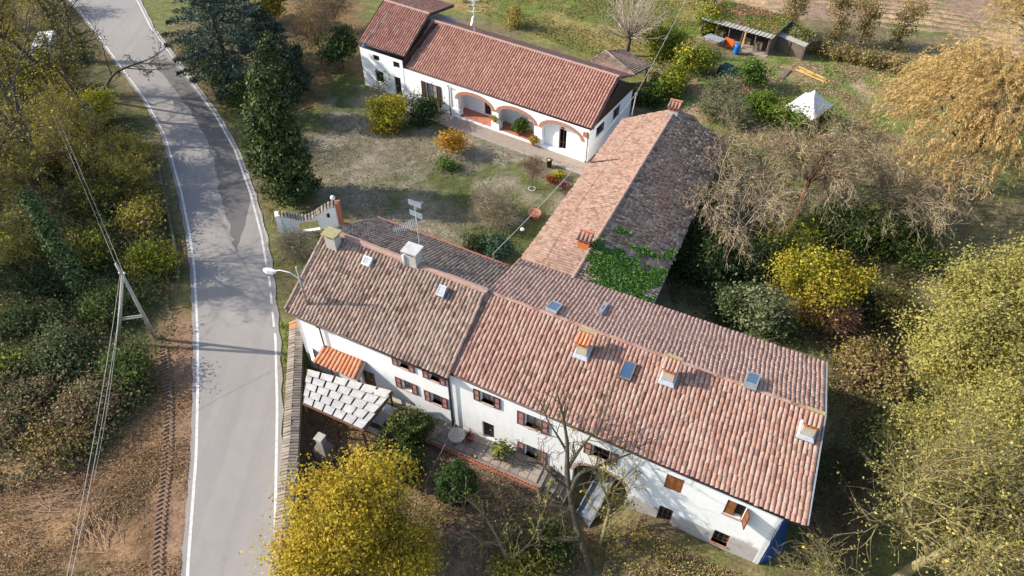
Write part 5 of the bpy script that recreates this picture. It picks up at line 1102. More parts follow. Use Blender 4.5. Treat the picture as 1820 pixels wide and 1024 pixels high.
leafy('topiary', 'dark rounded conifer between arched topiary and the yellow maple', 'bush', 712, 835, [(-.3, 0, 1.2, 1.2, 1.0, 1.1), (.5, -.4, 1.1, 1.0, .9, 1.1)], 9500, .062, DKG + [(.06, .08, .02)], 112, .07, shell=.72, clump=.13, mat='leaf_s', lump=0)
leafy('egg_bush', 'egg-shaped dense green bush standing alone in the front yard', 'bush', 812, 880, [(0, 0, 1.2, .95, .92, 1.3)], 10000, .055, [(.04, .08, .018), (.055, .105, .022), (.025, .05, .015)], 113, .06, shell=.9, clump=.08, per=30, mat='leaf_s', lump=0)
q_f = dict(nseg=6, lev=4, kids=[1, 1, 2, 1], spread=.7, shrink=.55, droop=[.05, .10, .05, .02], wob=.13, minr=.011, start=2)
def guided(name, label, paths, seed, bark, q, tips=26, leaves=0, lpal=None, lev0=2, L=(.7, 1.5), k=1.0):
    """trunk and main limbs follow surveyed points (px, py, height, radius); smaller branches grow from them"""
    r = np.random.default_rng(seed); W3 = lambda p: np.array(W(p[0], p[1], p[2])); b = W3(paths[0][0]); t = thing(name, label, 'tree', b); big = []; small = []
    for pth in paths:
        pts = [W3(p) for p in pth]; rad = [p[3] * (k if p[3] < .115 else 1) for p in pth]
        for kk, (a, c, r0, r1) in enumerate(zip(pts[:-1], pts[1:], rad[:-1], rad[1:])):
            pa_, pc_ = pts[max(0, kk - 1)], pts[min(len(pts) - 1, kk + 2)]; cr = lambda u: .5 * (2 * a + (c - pa_) * u + (2 * pa_ - 5 * a + 4 * c - pc_) * u * u + (3 * a - pa_ - 3 * c + pc_) * u ** 3)
            for j in range(7): u0, u1 = j / 7, (j + 1.03) / 7; big.append((*cr(u0), *cr(u1), r0 + (r1 - r0) * u0, r0 + (r1 - r0) * u1))
            if r0 < .14:
                for _ in range(3): u = r.random(); grow(small, a + (c - a) * u, unit(unit(c - a) * .6 + r.normal(size=3) * .7 + np.array((0, 0, .35))), L[0] + (L[1] - L[0]) * r.random(), max(.018, r1 * .5), lev0, q, r)
        grow(small, pts[-1], unit(pts[-1] - pts[-2]), L[1], rad[-1], lev0, q, r)
    tubes('trunk', big, M[bark], t, 8); o = np.array(small); o[:, 6:8] = np.maximum(o[:, 6:8], .011); tubes('branches', o[:, :8], M[bark], t, 4)
    if leaves:
        i = r.integers(0, len(o), leaves); V, F = leaf_quads(o[i, 3:6] + r.normal(size=(leaves, 3)) * .1, r.normal(size=(leaves, 3)) + np.array((0, 0, .5)), .085 * (.6 + .8 * r.random(leaves)), r); mesh_np('crown', V, F, M['leaf'], np.array(lpal)[r.integers(0, len(lpal), leaves)], t)
q_g = dict(nseg=4, lev=4, kids=[1, 1, 1, 1], spread=.7, shrink=.6, droop=[.05, .06, .06, .04], wob=.2, minr=.012, start=1)
M['bark_f'] = mat('mossy dark bark', (.115, .095, .055), (.055, .045, .033), 5, .95, .6)
guided('bare_tree', 'leafless foreground tree with a leaning grey trunk in front of the mill arch', [
    [(1060, 1070, -1.7, .22), (1040, 985, .2, .19), (1022, 925, 1.6, .16), (1013, 880, 2.8, .14), (1008, 840, 3.8, .11), (1008, 790, 5.0, .07), (1002, 745, 6.0, .05)],
    [(1030, 958, .9, .11), (975, 958, 1.0, .10), (915, 938, 1.2, .08), (868, 944, 1.3, .05)], [(1018, 908, 2.0, .10), (985, 900, 2.4, .07), (945, 898, 2.7, .05), (925, 880, 3.0, .035)], [(1012, 870, 3.0, .08), (985, 850, 3.6, .06), (960, 825, 4.0, .04), (925, 820, 4.3, .03)],
    [(1013, 878, 2.9, .10), (1028, 845, 3.8, .08), (1055, 832, 4.2, .06), (1090, 818, 4.5, .045), (1122, 806, 4.8, .03)], [(1008, 835, 3.9, .08), (1030, 800, 4.8, .06), (1050, 775, 5.4, .04), (1062, 755, 6.0, .025)], [(1006, 800, 4.7, .06), (988, 770, 5.4, .04), (972, 745, 5.9, .025)]], 216, 'bark_f', q_g, leaves=60, lpal=YGR, k=1.3)
guided('bare_tree', 'thin lichen-yellow bare tree right of the leaning trunk, before the mill arch', [
    [(1062, 990, -1.6, .13), (1076, 935, -.2, .11), (1086, 895, .9, .09), (1095, 865, 1.9, .06), (1118, 840, 2.8, .035)], [(1084, 900, .8, .07), (1072, 868, 1.8, .05), (1060, 842, 2.7, .03)], [(1080, 920, .2, .06), (1100, 905, .8, .05), (1112, 880, 1.6, .03)]], 117, 'bark_l', q_g, leaves=260, lpal=YGR)
guided('bare_tree', 'low pale bare tree at the bottom left of the leaning trunk', [
    [(930, 1060, -.6, .12), (905, 1000, .5, .10), (880, 950, 1.5, .075), (860, 915, 2.3, .045)], [(905, 1000, .5, .06), (945, 960, 1.4, .04), (960, 920, 2.2, .025)], [(890, 970, 1.1, .05), (845, 955, 1.5, .035), (820, 930, 2.0, .02)]], 118, 'bark_l', q_g, leaves=160, lpal=YGR)
twiggy('bramble', 'tangled bare brambles below the terrace steps', 'shrub', 940, 960, [(0, 0, .4, 1.5, 1.2, .45)], 800, .6, .011, GRY + BRN, 119, .04, leaves=900, lsize=.08, lpal=YGR + IVY, nl=10)
leafy('yard_scrub', 'dark green scrub below the terrace steps, left of the leaning trunk', 'bush', 985, 975, [(0, 0, .6, 1.3, 1.0, .7)], 2600, .075, DKG + MDG + BRN[:1], 121, .04)
leafy('yard_scrub', 'olive scrub at the bottom edge left of the leaning trunk', 'bush', 930, 1020, [(0, 0, .5, 1.5, 1.0, .6)], 2400, .075, OLV + YGR, 122, .04)
leafy('mill_weeds', 'yellow-green weeds right of the mill arch at the wall foot', 'bush', 1130, 965, [(0, 0, .15, 1.3, .7, .3), (1.5, -.7, .1, 1.0, .6, .25)], 1500, .05, YGR + OLV + BRN, 120, .03, lump=0)
# ---- wood on the left of the road
LW = [('shrub', 150, 235, [(0, 0, 1.4, 2.8, 2.2, 1.4)], YGR + OLV, 'olive shrub beside the left bend of the road, farthest'), ('shrub', 228, 300, [(0, 0, 1.3, 2.2, 2.0, 1.4)], YGR + OLV, 'yellowish shrub at the road edge below the ivy trees'),
      ('shrub', 205, 370, [(0, 0, 1.6, 3.0, 2.4, 1.6)], [(.17, .17, .03), (.22, .20, .03), (.13, .13, .03), (.09, .10, .03)], 'broad yellow-green shrub above the A-shaped pole'), ('shrub', 282, 480, [(0, 0, 1.1, 1.5, 1.5, 1.2)], YGR + MDG, 'green-yellow shrub right of the pole top'),
      ('shrub', 110, 300, [(0, 0, 1.5, 2.4, 2.2, 1.5)], OLV + BRN, 'brown-olive shrub in the middle of the left wood'), ('shrub', 60, 450, [(0, 0, 1.3, 2.4, 2.2, 1.3)], IVY + OLV, 'brown and green thicket left of the leaning ivy trunk'),
      ('shrub', 50, 590, [(0, 0, 1.2, 2.4, 2.0, 1.2)], IVY + DKG, 'dark ivy mound at the left edge'), ('shrub', 130, 640, [(0, 0, 1.1, 2.2, 1.8, 1.1)], IVY + [(.14, .17, .09)], 'pale ivy mound left of the A-shaped pole'), ('shrub', 245, 665, [(0, 0, 1.0, 1.6, 1.4, 1.0)], IVY + MDG, 'ivy mound under the right leg of the pole'),
      ('shrub', 60, 700, [(0, 0, .9, 2.0, 1.6, .9)], IVY + BRN, 'bramble mound below the dark ivy at the left edge'), ('shrub', 160, 745, [(0, 0, .8, 1.7, 1.3, .8)], BRN + IVY + [(.24, .09, .05)], 'reddish bramble mound below the pole'), ('shrub', 30, 300, [(0, 0, 1.6, 2.4, 2.2, 1.7)], OLV + BRN, 'brown shrub at the left edge below the van'),
      ('shrub', 20, 170, [(0, 0, 2.0, 2.6, 2.4, 2.0)], OLV + YGR, 'olive shrub left of the white van'), ('shrub', 70, 20, [(0, 0, 2.4, 3.0, 2.6, 2.4)], OLV + YGR, 'olive tree-shrub behind the van at the top left'), ('shrub', 0, 60, [(0, 0, 2.4, 3.0, 2.6, 2.4)], YGR + OLV, 'yellowish shrub in the top left corner'),
      ('shrub', 30, 775, [(0, 0, .8, 1.7, 1.3, .8)], BRN + IVY + [(.24, .10, .05)], 'reddish bramble mound lowest on the left edge'), ('shrub', 115, 790, [(0, 0, .6, 1.4, 1.1, .6)], BRN + OLV, 'brown bramble mound above the cut stalks'), ('shrub', 195, 715, [(0, 0, .8, 1.4, 1.2, .8)], IVY + BRN, 'green-brown mound below the pole legs'),
      ('shrub', 175, 215, [(0, 0, 1.5, 2.2, 1.8, 1.3)], YGR, 'bright yellow-green shrub under the bough that crosses the road'), ('shrub', 150, 460, [(0, 0, 1.2, 2.0, 1.8, 1.2)], YGR + IVY, 'yellow-green shrub right of the leaning ivy trunk'), ('shrub', 190, 560, [(0, 0, .9, 1.8, 1.5, .9)], IVY + MDG, 'green mound between the legs of the A-shaped pole'), ('shrub', 95, 520, [(0, 0, 1.0, 2.0, 1.8, 1.0)], DKG + IVY, 'dark green mound below the leaning ivy trunk'), ('shrub', 10, 660, [(0, 0, 1.0, 1.9, 1.6, 1.0)], IVY + YGR[:1], 'pale green mound cut by the left edge'), ('shrub', 250, 395, [(0, 0, 1.1, 1.7, 1.8, 1.1)], YGR + OLV, 'yellow-olive shrub against the low edge wall of the bend'), ('shrub', 72, 160, [(0, 0, 1.1, 1.8, 1.5, 1.1)], OLV + YGR, 'low olive shrub in front of the white van')]
for k, (c, px, py, bl, pal, lab) in enumerate(LW): twiggy('wood_shrub', lab, 'shrub', px, py, bl, 300, .9, .011, BRN, 130 + k, .05, 'bark', leaves=5200, lsize=.09, lpal=pal, nl=8, group='shrubs of the left wood', clump=.45, lump=7)
q_w = dict(nseg=6, lev=4, kids=[1, 2, 2, 1], spread=.7, shrink=.55, droop=[.03, .04, .02, 0], wob=.12, minr=.012, start=2)
IT = [(135, 165, (-.05, -.02, 1), 10.5, .32, 'ivy-clad bare tree next to the white van', 150), (112, 150, (-.28, .1, 1), 10, .27, 'dark leaning bare tree crossing in front of the white van', 151), (45, 210, (-.15, 0, 1), 9.5, .24, 'slanting bare tree left of the white van', 153), (150, 110, (.08, .1, 1), 9.5, .22, 'bare tree between the white van and the road', 154), (95, 330, (-.1, .05, 1), 9, .23, 'tall ivy-footed bare tree in the middle of the left wood', 155), (180, 255, (.05, 0, 1), 7.5, .19, 'upright bare tree above the overhead wires, nearest the bend', 156), (15, 420, (.0, .1, 1), 9, .22, 'tall bare tree at the left edge of the wood', 157)]
for px, py, d, L, tr, lab, sd_ in IT:
    b = base_of(px, py); t = bare('wood_tree', lab, 'tree', b, d, L, tr, q_w, sd_, 'bark', 1100 if py < 205 else 3200, .085, YGR + OLV, 'bare trees of the left wood')
    r = np.random.default_rng(sd_); dd = unit(np.array(d, float)); n = 1700; u = r.random(n) ** .8 * L * (.35 if py < 205 else .55); P = b + dd * u[:, None] + r.normal(size=(n, 3)) * (.36 - .03 * u)[:, None].clip(.12, 1); V, F = leaf_quads(P, P - (b + dd * u[:, None]), .09 * (.6 + .8 * r.random(n)), r); mesh_np('ivy', V, F, M['leaf_s'], np.array(IVY)[r.integers(0, 4, n)] * (.6 + .8 * r.random((n, 1))), t)
guided('wood_tree', 'bare tree reaching over the road from the left', [[(172, 178, 0, .17), (190, 150, 2.4, .14), (205, 130, 4.0, .11), (235, 116, 4.9, .08), (265, 105, 5.5, .05), (292, 88, 6.2, .03)], [(225, 121, 4.6, .06), (262, 124, 4.9, .04), (300, 122, 5.3, .02)], [(200, 138, 3.4, .07), (190, 110, 4.8, .05), (182, 80, 6.2, .03)]], 152, 'bark', q_g, leaves=500, lpal=OLV + IVY)
for k, (px, py, st, L, lab) in enumerate([(165, 300, 6, 3.4, 'slender yellow-leaved tree above the A-shaped pole, nearest the bend'), (70, 380, 6, 3.6, 'grey twiggy tree left of the overhead wires'), (120, 260, 5, 3.6, 'yellow-leaved twiggy tree below the white van'), (235, 350, 5, 2.6, 'low yellow-leaved tree beside the low edge wall'), (30, 480, 5, 3.0, 'grey twiggy tree at the left edge above the dark ivy'), (8, 130, 6, 3.4, 'yellow-leaved tree at the left edge beside the white van')]):
    thicket(lab, px, py, st, L, .6, 190 + k, 'bark', GRY + BRN, lv=4800, droop=(.05, .04, .02, 0, -.03), name='twiggy_tree', group='twiggy trees of the left wood', lpal=YGR + OLV, ls=.075, tr=.09, lev=3)
# leaning ivy trunk
b = base_of(165, 540); e_ = np.array(W(45, 345, 7.5)); t = thing('ivy_clad_tree', 'thick leaning trunk wrapped in ivy above the A-shaped pole', 'tree', b)
r = np.random.default_rng(160); tubes('trunk', [(*b, *((b + e_) / 2 + np.array((0, 0, .5))), .28, .2), (*((b + e_) / 2 + np.array((0, 0, .5))), *e_, .2, .1)] + [(*(b + (e_ - b) * u), *(b + (e_ - b) * u + r.normal(size=3) * 1.2 + np.array((0, 0, .8))), .05, .012) for u in np.linspace(.4, 1, 14)], M['bark'], t, 6)
u = r.random(5200); c = b + (e_ - b) * u[:, None] + np.array((0, 0, .5)) * np.sin(np.pi * u)[:, None]; P = c + r.normal(size=(5200, 3)) * (.5 - .22 * u)[:, None]; V, F = leaf_quads(P, P - c + np.array((0, 0, .1)), .10 * (.6 + .8 * r.random(5200)), r); mesh_np('ivy', V, F, M['leaf_s'], np.array(IVY + MDG[:1])[r.integers(0, 5, 5200)] * (.6 + .8 * r.random((5200, 1))), t)
# ivy-clad trees between shed and field, bramble hedge along the field
for k, (px, py, h, lab) in enumerate([(1392, 62, 4.5, 'ivy-wrapped tree just right of the shed roof'), (1478, 78, 5.0, 'ivy-wrapped tree at the field edge, second from the shed'), (1528, 82, 5.5, 'ivy-wrapped tree at the field edge, third from the shed'), (1588, 88, 5.0, 'ivy-wrapped tree nearest the open field')]):
    leafy('ivy_tree', lab, 'tree', px, py, [(0, 0, h * .3, .9 + .3 * (k % 2), .8, h * .3), (.5 - .6 * (k % 3), .2, h * .75, 1.8 - .4 * (k % 2), 1.5, h * .28)], 2400, .10, [(.12, .12, .03), (.22, .17, .06), (.34, .23, .07), (.28, .20, .10)], 170 + k, .13, group='ivy-wrapped trees by the field', top=.8)
for k in range(8):
    t_ = k / 7; leafy('bramble_hedge', ['bramble hedge bush nearest the shed', 'bramble hedge bush second from the shed', 'bramble hedge bush third from the shed', 'bramble hedge bush fourth from the shed', 'bramble hedge bush fifth from the shed', 'bramble hedge bush sixth from the shed', 'bramble hedge bush second from the willow end', 'bramble hedge bush at the willow end'][k], 'bush', lerp(1455, 1650, t_), lerp(95, 138, t_), [(0, 0, .6, 1.2, .9, .75)], 1500, .10, OLV + BRN + MDG[:1], 180 + k, .04, group='bramble hedge along the field')
# ---------------------------------------------------------------- uncountable ground growth
def scatter(name, label, pts, n, size, pal, seed, h=.25, up=.6, zone=None, mat='litter'):
    r = np.random.default_rng(seed); pl = wp(pts); a = np.array(pl); lo, hi = a.min(0), a.max(0)
    P = lo + (hi - lo) * r.random((n * 3, 2)); P = P[inpoly(P[:, 0], P[:, 1], pl)]
    d = fbm(P[:, 0], P[:, 1], 2.4); P = P[r.random(len(P)) < S(.3, .65, d)][:n]; m = len(P); hh = h * fbm(P[:, 0] + 7, P[:, 1], 3.0) * 2
    off = np.maximum(xl(P[:, 1]) - P[:, 0] - .4, P[:, 0] - xr(P[:, 1]) - .4); k = off > 0; P = P[k]; hh = hh[k]; m = len(P)
    z = gz(P[:, 0], P[:, 1]) + .02 + hh * r.random(m) ** 1.5
    Q = np.column_stack([P, z]); pal = np.array(pal); ci = (fbm(P[:, 0] + 30, P[:, 1], 3.5) * 1.6 - .3 + .25 * r.normal(size=m)).clip(0, .999); c = pal[(ci * len(pal)).astype(int)] * (.65 + .7 * r.random((m, 1)))
    V, F = leaf_quads(Q, r.normal(size=(m, 3)) + np.array((0, 0, up)), size * (.5 + r.random(m)), r); mesh_np(name, V, F, M[mat], c, None, kind='stuff', label=label)
scatter('undergrowth', 'tangled ivy, bramble and dry leaves under the left wood', [(-160, 60), (60, 120), (190, 200), (300, 430), (315, 600), (270, 720), (170, 830), (60, 870), (-200, 900)], 68000, .10, [(.28, .20, .11), (.16, .11, .065), (.10, .10, .04), (.06, .09, .03), (.085, .125, .045), (.14, .16, .07), (.24, .23, .05)], 201, 1.5, .9)
scatter('dry_grass', 'dry tan grass and cut stalks on the left verge', [(300, 620), (345, 620), (345, 820), (325, 1060), (-60, 1060), (-60, 840), (180, 800)], 22000, .042, [(.32, .20, .105), (.28, .17, .088), (.24, .145, .078), (.37, .25, .13), (.20, .165, .06), (.17, .10, .058)], 202, .2, 1.0)
scatter('leaf_litter', 'fallen brown leaves over the front yard', [(520, 700), (1000, 860), (1120, 960), (1100, 1080), (500, 1080)], 16000, .05, [(.16, .10, .06), (.22, .14, .08), (.30, .20, .10), (.11, .08, .05), (.34, .25, .05)], 203, .06, 2)
scatter('weeds', 'dry weeds and grass in front of the farmhouse foot', [(1090, 915), (1200, 960), (1345, 1012), (1400, 1080), (1060, 1080)], 20000, .05, [(.36, .25, .14), (.26, .22, .08), (.30, .27, .08), (.40, .28, .17), (.24, .20, .07)], 204, .28, .9)
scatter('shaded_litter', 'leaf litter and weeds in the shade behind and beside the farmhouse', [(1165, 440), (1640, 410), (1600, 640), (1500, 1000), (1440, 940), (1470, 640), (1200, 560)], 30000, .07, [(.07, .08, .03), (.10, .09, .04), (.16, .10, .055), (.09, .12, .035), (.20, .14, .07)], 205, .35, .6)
scatter('garden_grass', 'rough grass and dead stems in the garden beside the shed', [(1250, 120), (1640, 110), (1660, 260), (1560, 330), (1250, 270)], 24000, .065, [(.34, .25, .15), (.34, .22, .15), (.22, .20, .07), (.15, .19, .045), (.38, .28, .16)], 206, .3, .7)
scatter('lawn', 'worn patchy courtyard grass with fallen leaves', [(560, 170), (760, 220), (1040, 300), (920, 470), (640, 390), (560, 330)], 14000, .045, [(.20, .17, .11), (.09, .11, .03), (.13, .13, .045), (.25, .21, .15), (.20, .14, .065)], 207, .05, 2.5)
scatter('orchard_grass', 'grass with yellow leaves behind the arcade house', [(800, -10), (1250, -10), (1250, 60), (1160, 140), (860, 30)], 12000, .09, [(.13, .155, .035), (.19, .175, .05), (.27, .20, .08), (.15, .165, .04)], 208, .05, 2.2)
scatter('verge_grass', 'green grass strip between road and yard wall', [(497, 575), (514, 575), (509, 860), (492, 1060), (484, 1060)], 5200, .07, [(.13, .19, .03), (.18, .22, .04), (.22, .21, .06)], 209, .22, .3)
scatter('verge_grass', 'grass and leaves on the verge before the hedge and evergreen', [(270, 50), (330, 110), (430, 260), (490, 420), (520, 550), (560, 500), (470, 300), (350, 90)], 9000, .08, [(.13, .18, .03), (.19, .19, .04), (.30, .19, .08), (.26, .20, .07)], 210, .2, .6)
# the wood goes on to the left, beyond the frame, and shades the road bend
r = np.random.default_rng(215); segs = []; bl_w = []
for x, y, h in ((-44, 37, 11), (-47, 42, 12), (-46, 47, 11.5), (-53, 40, 13), (-52, 50, 12.5)):
    b = np.array((x, y, float(gz(x, y)))); q = lumps([(x, y, b[2] + h * .66, 2.8, 2.6, h * .30)], r, 6); bl_w += q; segs += limbs(b, q, r, .26, 18, .02)
P, N, Z, C = cloud(bl_w, 15000, .15, OLV + YGR, r, shell=.3, clump=.55)
V, F = leaf_quads(P, N, Z, r); mesh_np('woodland', V, F, M['leaf'], C, None, kind='stuff', label='the wood continuing beyond the left edge')
tubes('woodland_branches', segs, M['bark'], None, 3, kind='stuff', label='trunks and boughs of the wood beyond the left edge')
# moss and creeper on the barn slope
r = np.random.default_rng(211); n = 11000; s_ = r.random(n); t_ = r.random(n); P = np.array([list(lerp(lerp(R0, R1, float(a)), lerp(G0, G1, float(a)), float(b))) for a, b in zip(s_ * .27, t_)])
f = fbm(s_ * 12, t_ * 6, 1.6, 4) - 2.2 * np.maximum(0, s_ * .27 - .15) - .6 * np.maximum(0, t_ - .8); k = f > .37; P = P[k] + np.array((0, 0, .13)) + r.normal(size=(k.sum(), 3)) * np.array((.05, .05, .03))
V, F = leaf_quads(P, r.normal(size=P.shape) * .5 + np.array((.4, -.1, 1)), .075 * (.6 + .8 * r.random(len(P))), r); mesh_np('creeper', V, F, M['leaf_s'], np.array([(.08, .19, .025), (.10, .23, .035), (.14, .26, .045), (.06, .13, .025)])[r.integers(0, 4, len(P))] * (.6 + .8 * r.random((len(P), 1))), bn, kind='stuff', label='green creeper on the mossy barn slope')
# cut stalks on the verge
r = np.random.default_rng(212); seg = []
for cx, cy in ((100, 900), (150, 930), (175, 900), (120, 880), (190, 960), (60, 850)):
    b = np.array(G(cx, cy)); a0 = r.random() * 6
    for k in range(26): a = a0 + r.normal() * .5; p = b + r.normal(size=3) * np.array((.5, .5, 0)); d = np.array((math.cos(a), math.sin(a), 0)) * (.5 + 1.0 * r.random()); p[2] = gz(p[0], p[1]) + .06; q = p + d; q[2] = gz(q[0], q[1]) + .05 + .15 * r.random(); seg.append((*p, *q, .016, .010))
tubes('cut_stalks', seg, M['stalk'], None, 4, kind='stuff', label='pale cut cane stalks lying on the verge')
# ---------------------------------------------------------------- shed, tent and small things
ua2 = Vector((.724, -.69, 0)); nb = Vector((-.69, -.724, 0))
sa = W(1268, 72, 0)
sh = thing('timber_shed', 'open-fronted timber shed under a grass-grown corrugated roof, top right', 'shed', sa + ua2 * 4 - nb * 2)
ev = [W(1246, 34, 2.0), W(1372, 69, 2.0)]; ev = [ev[0], ev[1], ev[1] - nb * 4.4 + Zv * .75, ev[0] - nb * 4.4 + Zv * .75]
mb = MB(); nn_ = 76
for i in range(nn_):
    s0, s1 = i / nn_, (i + 1) / nn_; w_ = lambda s: Zv * (.05 * math.sin(s * nn_ * math.pi / 2))
    mb.poly(lerp(ev[0], ev[1], s0) + w_(s0), lerp(ev[0], ev[1], s1) + w_(s1), lerp(ev[3], ev[2], s1) + w_(s1), lerp(ev[3], ev[2], s0) + w_(s0))
o = mb.build('corrugated_roof', M['concrete'], sh, weld=True); o.modifiers.new('t', 'SOLIDIFY').thickness = .025
r = np.random.default_rng(301); n = 9500; s_ = r.random(n); t_ = .16 + .84 * r.random(n); P = np.array([list(lerp(lerp(ev[0], ev[1], float(a)), lerp(ev[3], ev[2], float(a)), float(b))) for a, b in zip(s_, t_)]); P[:, 2] += .06 + .22 * r.random(n) * fbm(s_ * 8, t_ * 4, 1.5) * 1.6
V, F = leaf_quads(P, r.normal(size=P.shape) + np.array((0, 0, .8)), .07 * (.6 + .8 * r.random(n)), r); cc = np.array([(.30, .22, .08), (.24, .22, .05), (.17, .20, .04), (.34, .20, .10), (.26, .18, .09)]); mesh_np('roof_grass', V, F, M['litter'], cc[(fbm(s_ * 9, t_ * 4, 1.6) * 1.5 - .25).clip(0, .99).__mul__(5).astype(int)] * (.7 + .6 * r.random((n, 1))), sh, kind='stuff')
for i in range(6):
    p = lerp(ev[0], ev[1], .04 + .184 * i) - nb * .35; MB().tube(Vector((p.x, p.y, -.2)), p - Zv * .02, .075, n=7).build('post', M['wood'], sh)
bw0, bw1 = lerp(ev[0], ev[1], .02) - nb * 4.0, lerp(ev[0], ev[1], .98) - nb * 4.0
for i in range(34):
    p = lerp(bw0, bw1, i / 33); MB().box(Vector((p.x, p.y, 1.25)), ua2 * .115, nb * .02, Zv * (1.25 + .04 * (i % 3))).build('plank', M['wood'], sh)
for p in (lerp(ev[0], ev[1], .02), lerp(ev[0], ev[1], .98)):
    for j in range(10): q = p - nb * (.4 + .4 * j); MB().box(Vector((q.x, q.y, 1.0)), nb * .19, ua2 * .02, Zv * 1.05).build('plank', M['wood'], sh)
MB().slab([Vector((p.x, p.y, .05)) for p in (ev[0] + nb * .4, ev[1] + nb * .4, ev[2], ev[3])], .2).build('floor', M['pave2'], sh)
# lean-to with plank front
lt = [W(1380, 62, 1.75), W(1431, 84, 1.55)]; lt = [lt[0], lt[1], lt[1] - nb * 2.6 + Zv * .45, lt[0] - nb * 2.6 + Zv * .45]
MB().slab([p + Zv * .03 for p in lt], .08).build('lean_to_roof', M['concrete'], sh)
n = 1500; s_ = r.random(n); t_ = .25 + .75 * r.random(n); P = np.array([list(lerp(lerp(lt[0], lt[1], float(a)), lerp(lt[3], lt[2], float(a)), float(b))) for a, b in zip(s_, t_)]); P[:, 2] += .05 + .25 * r.random(n); V, F = leaf_quads(P, r.normal(size=P.shape) + np.array((0, 0, .8)), .12 * (.6 + .8 * r.random(n)), r); mesh_np('roof_grass', V, F, M['litter'], np.array([(.11, .16, .03), (.17, .18, .05), (.22, .17, .09)])[r.integers(0, 3, n)], sh, kind='stuff')
for i in range(11):
    z_ = .08 + .15 * i; a_, b_ = lt[0] - nb * .2, lt[1] - nb * .2 - ua2 * .15
    if z_ < 1.55: MB().beam(Vector((a_.x, a_.y, z_)), Vector((b_.x, b_.y, z_ - .03 + .02 * (i % 3))), .03, .13).build('plank', M['wood'], sh)
for s in (0, .5, 1): p = lerp(lt[0], lt[1], s) - nb * .12; MB().tube(Vector((p.x, p.y, -.2)), p, .06, n=7).build('post', M['wood'], sh)
for s, d, h in ((.25, 1.2, 1.0), (.62, 1.6, .8), (.82, .9, .9)):
    p = lerp(ev[0], ev[1], s) - nb * d; MB().box(Vector((p.x, p.y, h / 2)), ua2 * .4, nb * .3, Zv * h / 2).build('bench', M['wood'], sh)
brl = thing('barrel', 'bright blue plastic barrel in front of the timber shed', 'barrel', W(1308, 96, 0)); b = ORG[brl.name]
MB().lathe(b, [(.25, 0), (.29, .06), (.31, .25), (.3, .3), (.32, .5), (.3, .7), (.31, .75), (.3, .92), (.24, 1.0)], 16).build('body', M['barrel'], brl, True); MB().lathe(b, [(.26, .98), (.27, 1.0), (.26, 1.04), (.1, 1.05)], 14).tube(b + Vector((.1, 0, 1.04)), b + Vector((.1, 0, 1.1)), .05, n=8).build('lid', M['barrel'], brl, True)
MB().beam(W(1315, 96, .05), W(1326, 56, 1.95), .16, .1).build('plank', M['wood_y'], None, label='yellow plank leaning on the shed roof behind the blue barrel', cat='plank')
MB().box(W(1296, 76, .5), ua2 * .55, nb * .04 + Zv * .02, Zv * .5).build('orange_board', M['orange_p'], None, label='orange board standing inside the shed left of the barrel', cat='board')
tb = thing('work_table', 'small grey sheet-topped table left of the shed', 'table', W(1268, 80, 0)); b = ORG[tb.name]
MB().slab([b + ua2 * x + nb * y + Zv * (.85 + .1 * y) for x, y in ((-1, .7), (1, .7), (1, -.7), (-1, -.7))], .05).build('top', M['lead'], tb)
for x in (-.9, .9):
    for y in (-.6, .6): MB().tube(b + ua2 * x + nb * y - Zv * .1, b + ua2 * x + nb * y + Zv * (.8 + .1 * y), .04, n=6).build('leg', M['wood'], tb)
cb = thing('compost_box', 'dark green tarpaulin-covered box in the garden below the shed', 'box', W(1292, 138, 0)); b = ORG[cb.name]
MB().hexa([b + ua2 * x + nb * y + Zv * z for x, y, z in ((-.95, .7, 0), (.95, .7, 0), (.95, -.7, 0), (-.95, -.7, 0), (-.85, .62, 1.1), (.85, .62, 1.1), (.85, -.62, 1.2), (-.85, -.62, 1.2))]).build('body', M['green_p'], cb)
mb = MB(); tp = lambda i, j: b + ua2 * (-1 + 2 * i / 6) + nb * (-.75 + 1.5 * j / 5) + Zv * (1.2 + .1 * math.sin(i * 2.1 + j * 1.3) - (.35 if i in (0, 6) or j in (0, 5) else 0))
for i in range(6):
    for j in range(5): mb.poly(tp(i, j), tp(i + 1, j), tp(i + 1, j + 1), tp(i, j + 1))
mb.build('cover', M['green_p'], cb)
lg = W(1445, 138, 0)
for k, (x, y, a) in enumerate(((0, 0, .35), (.25, .3, .3), (.1, .6, .42), (-.3, .2, .38))):
    d = Vector((math.cos(-a - .5), math.sin(-a - .5), 0)) * 1.7; c = lg + Vector((x, y, .1 + .1 * (k == 2))); MB().tube(c - d, c + d, .085, .07, 8).build('log', M['wood_y'], None, label=['pale pole lying nearest the tent in the log pile', 'pale pole in the middle of the log pile', 'pale pole lying on top of the log pile', 'leftmost pale pole of the log pile'][k], cat='log', group='log pile by the tent')
MB().beam(W(1388, 140, .08), W(1402, 124, .12), .45, .1).build('board', M['wood'], None, label='grey board lying on the earth below the shed', cat='board')
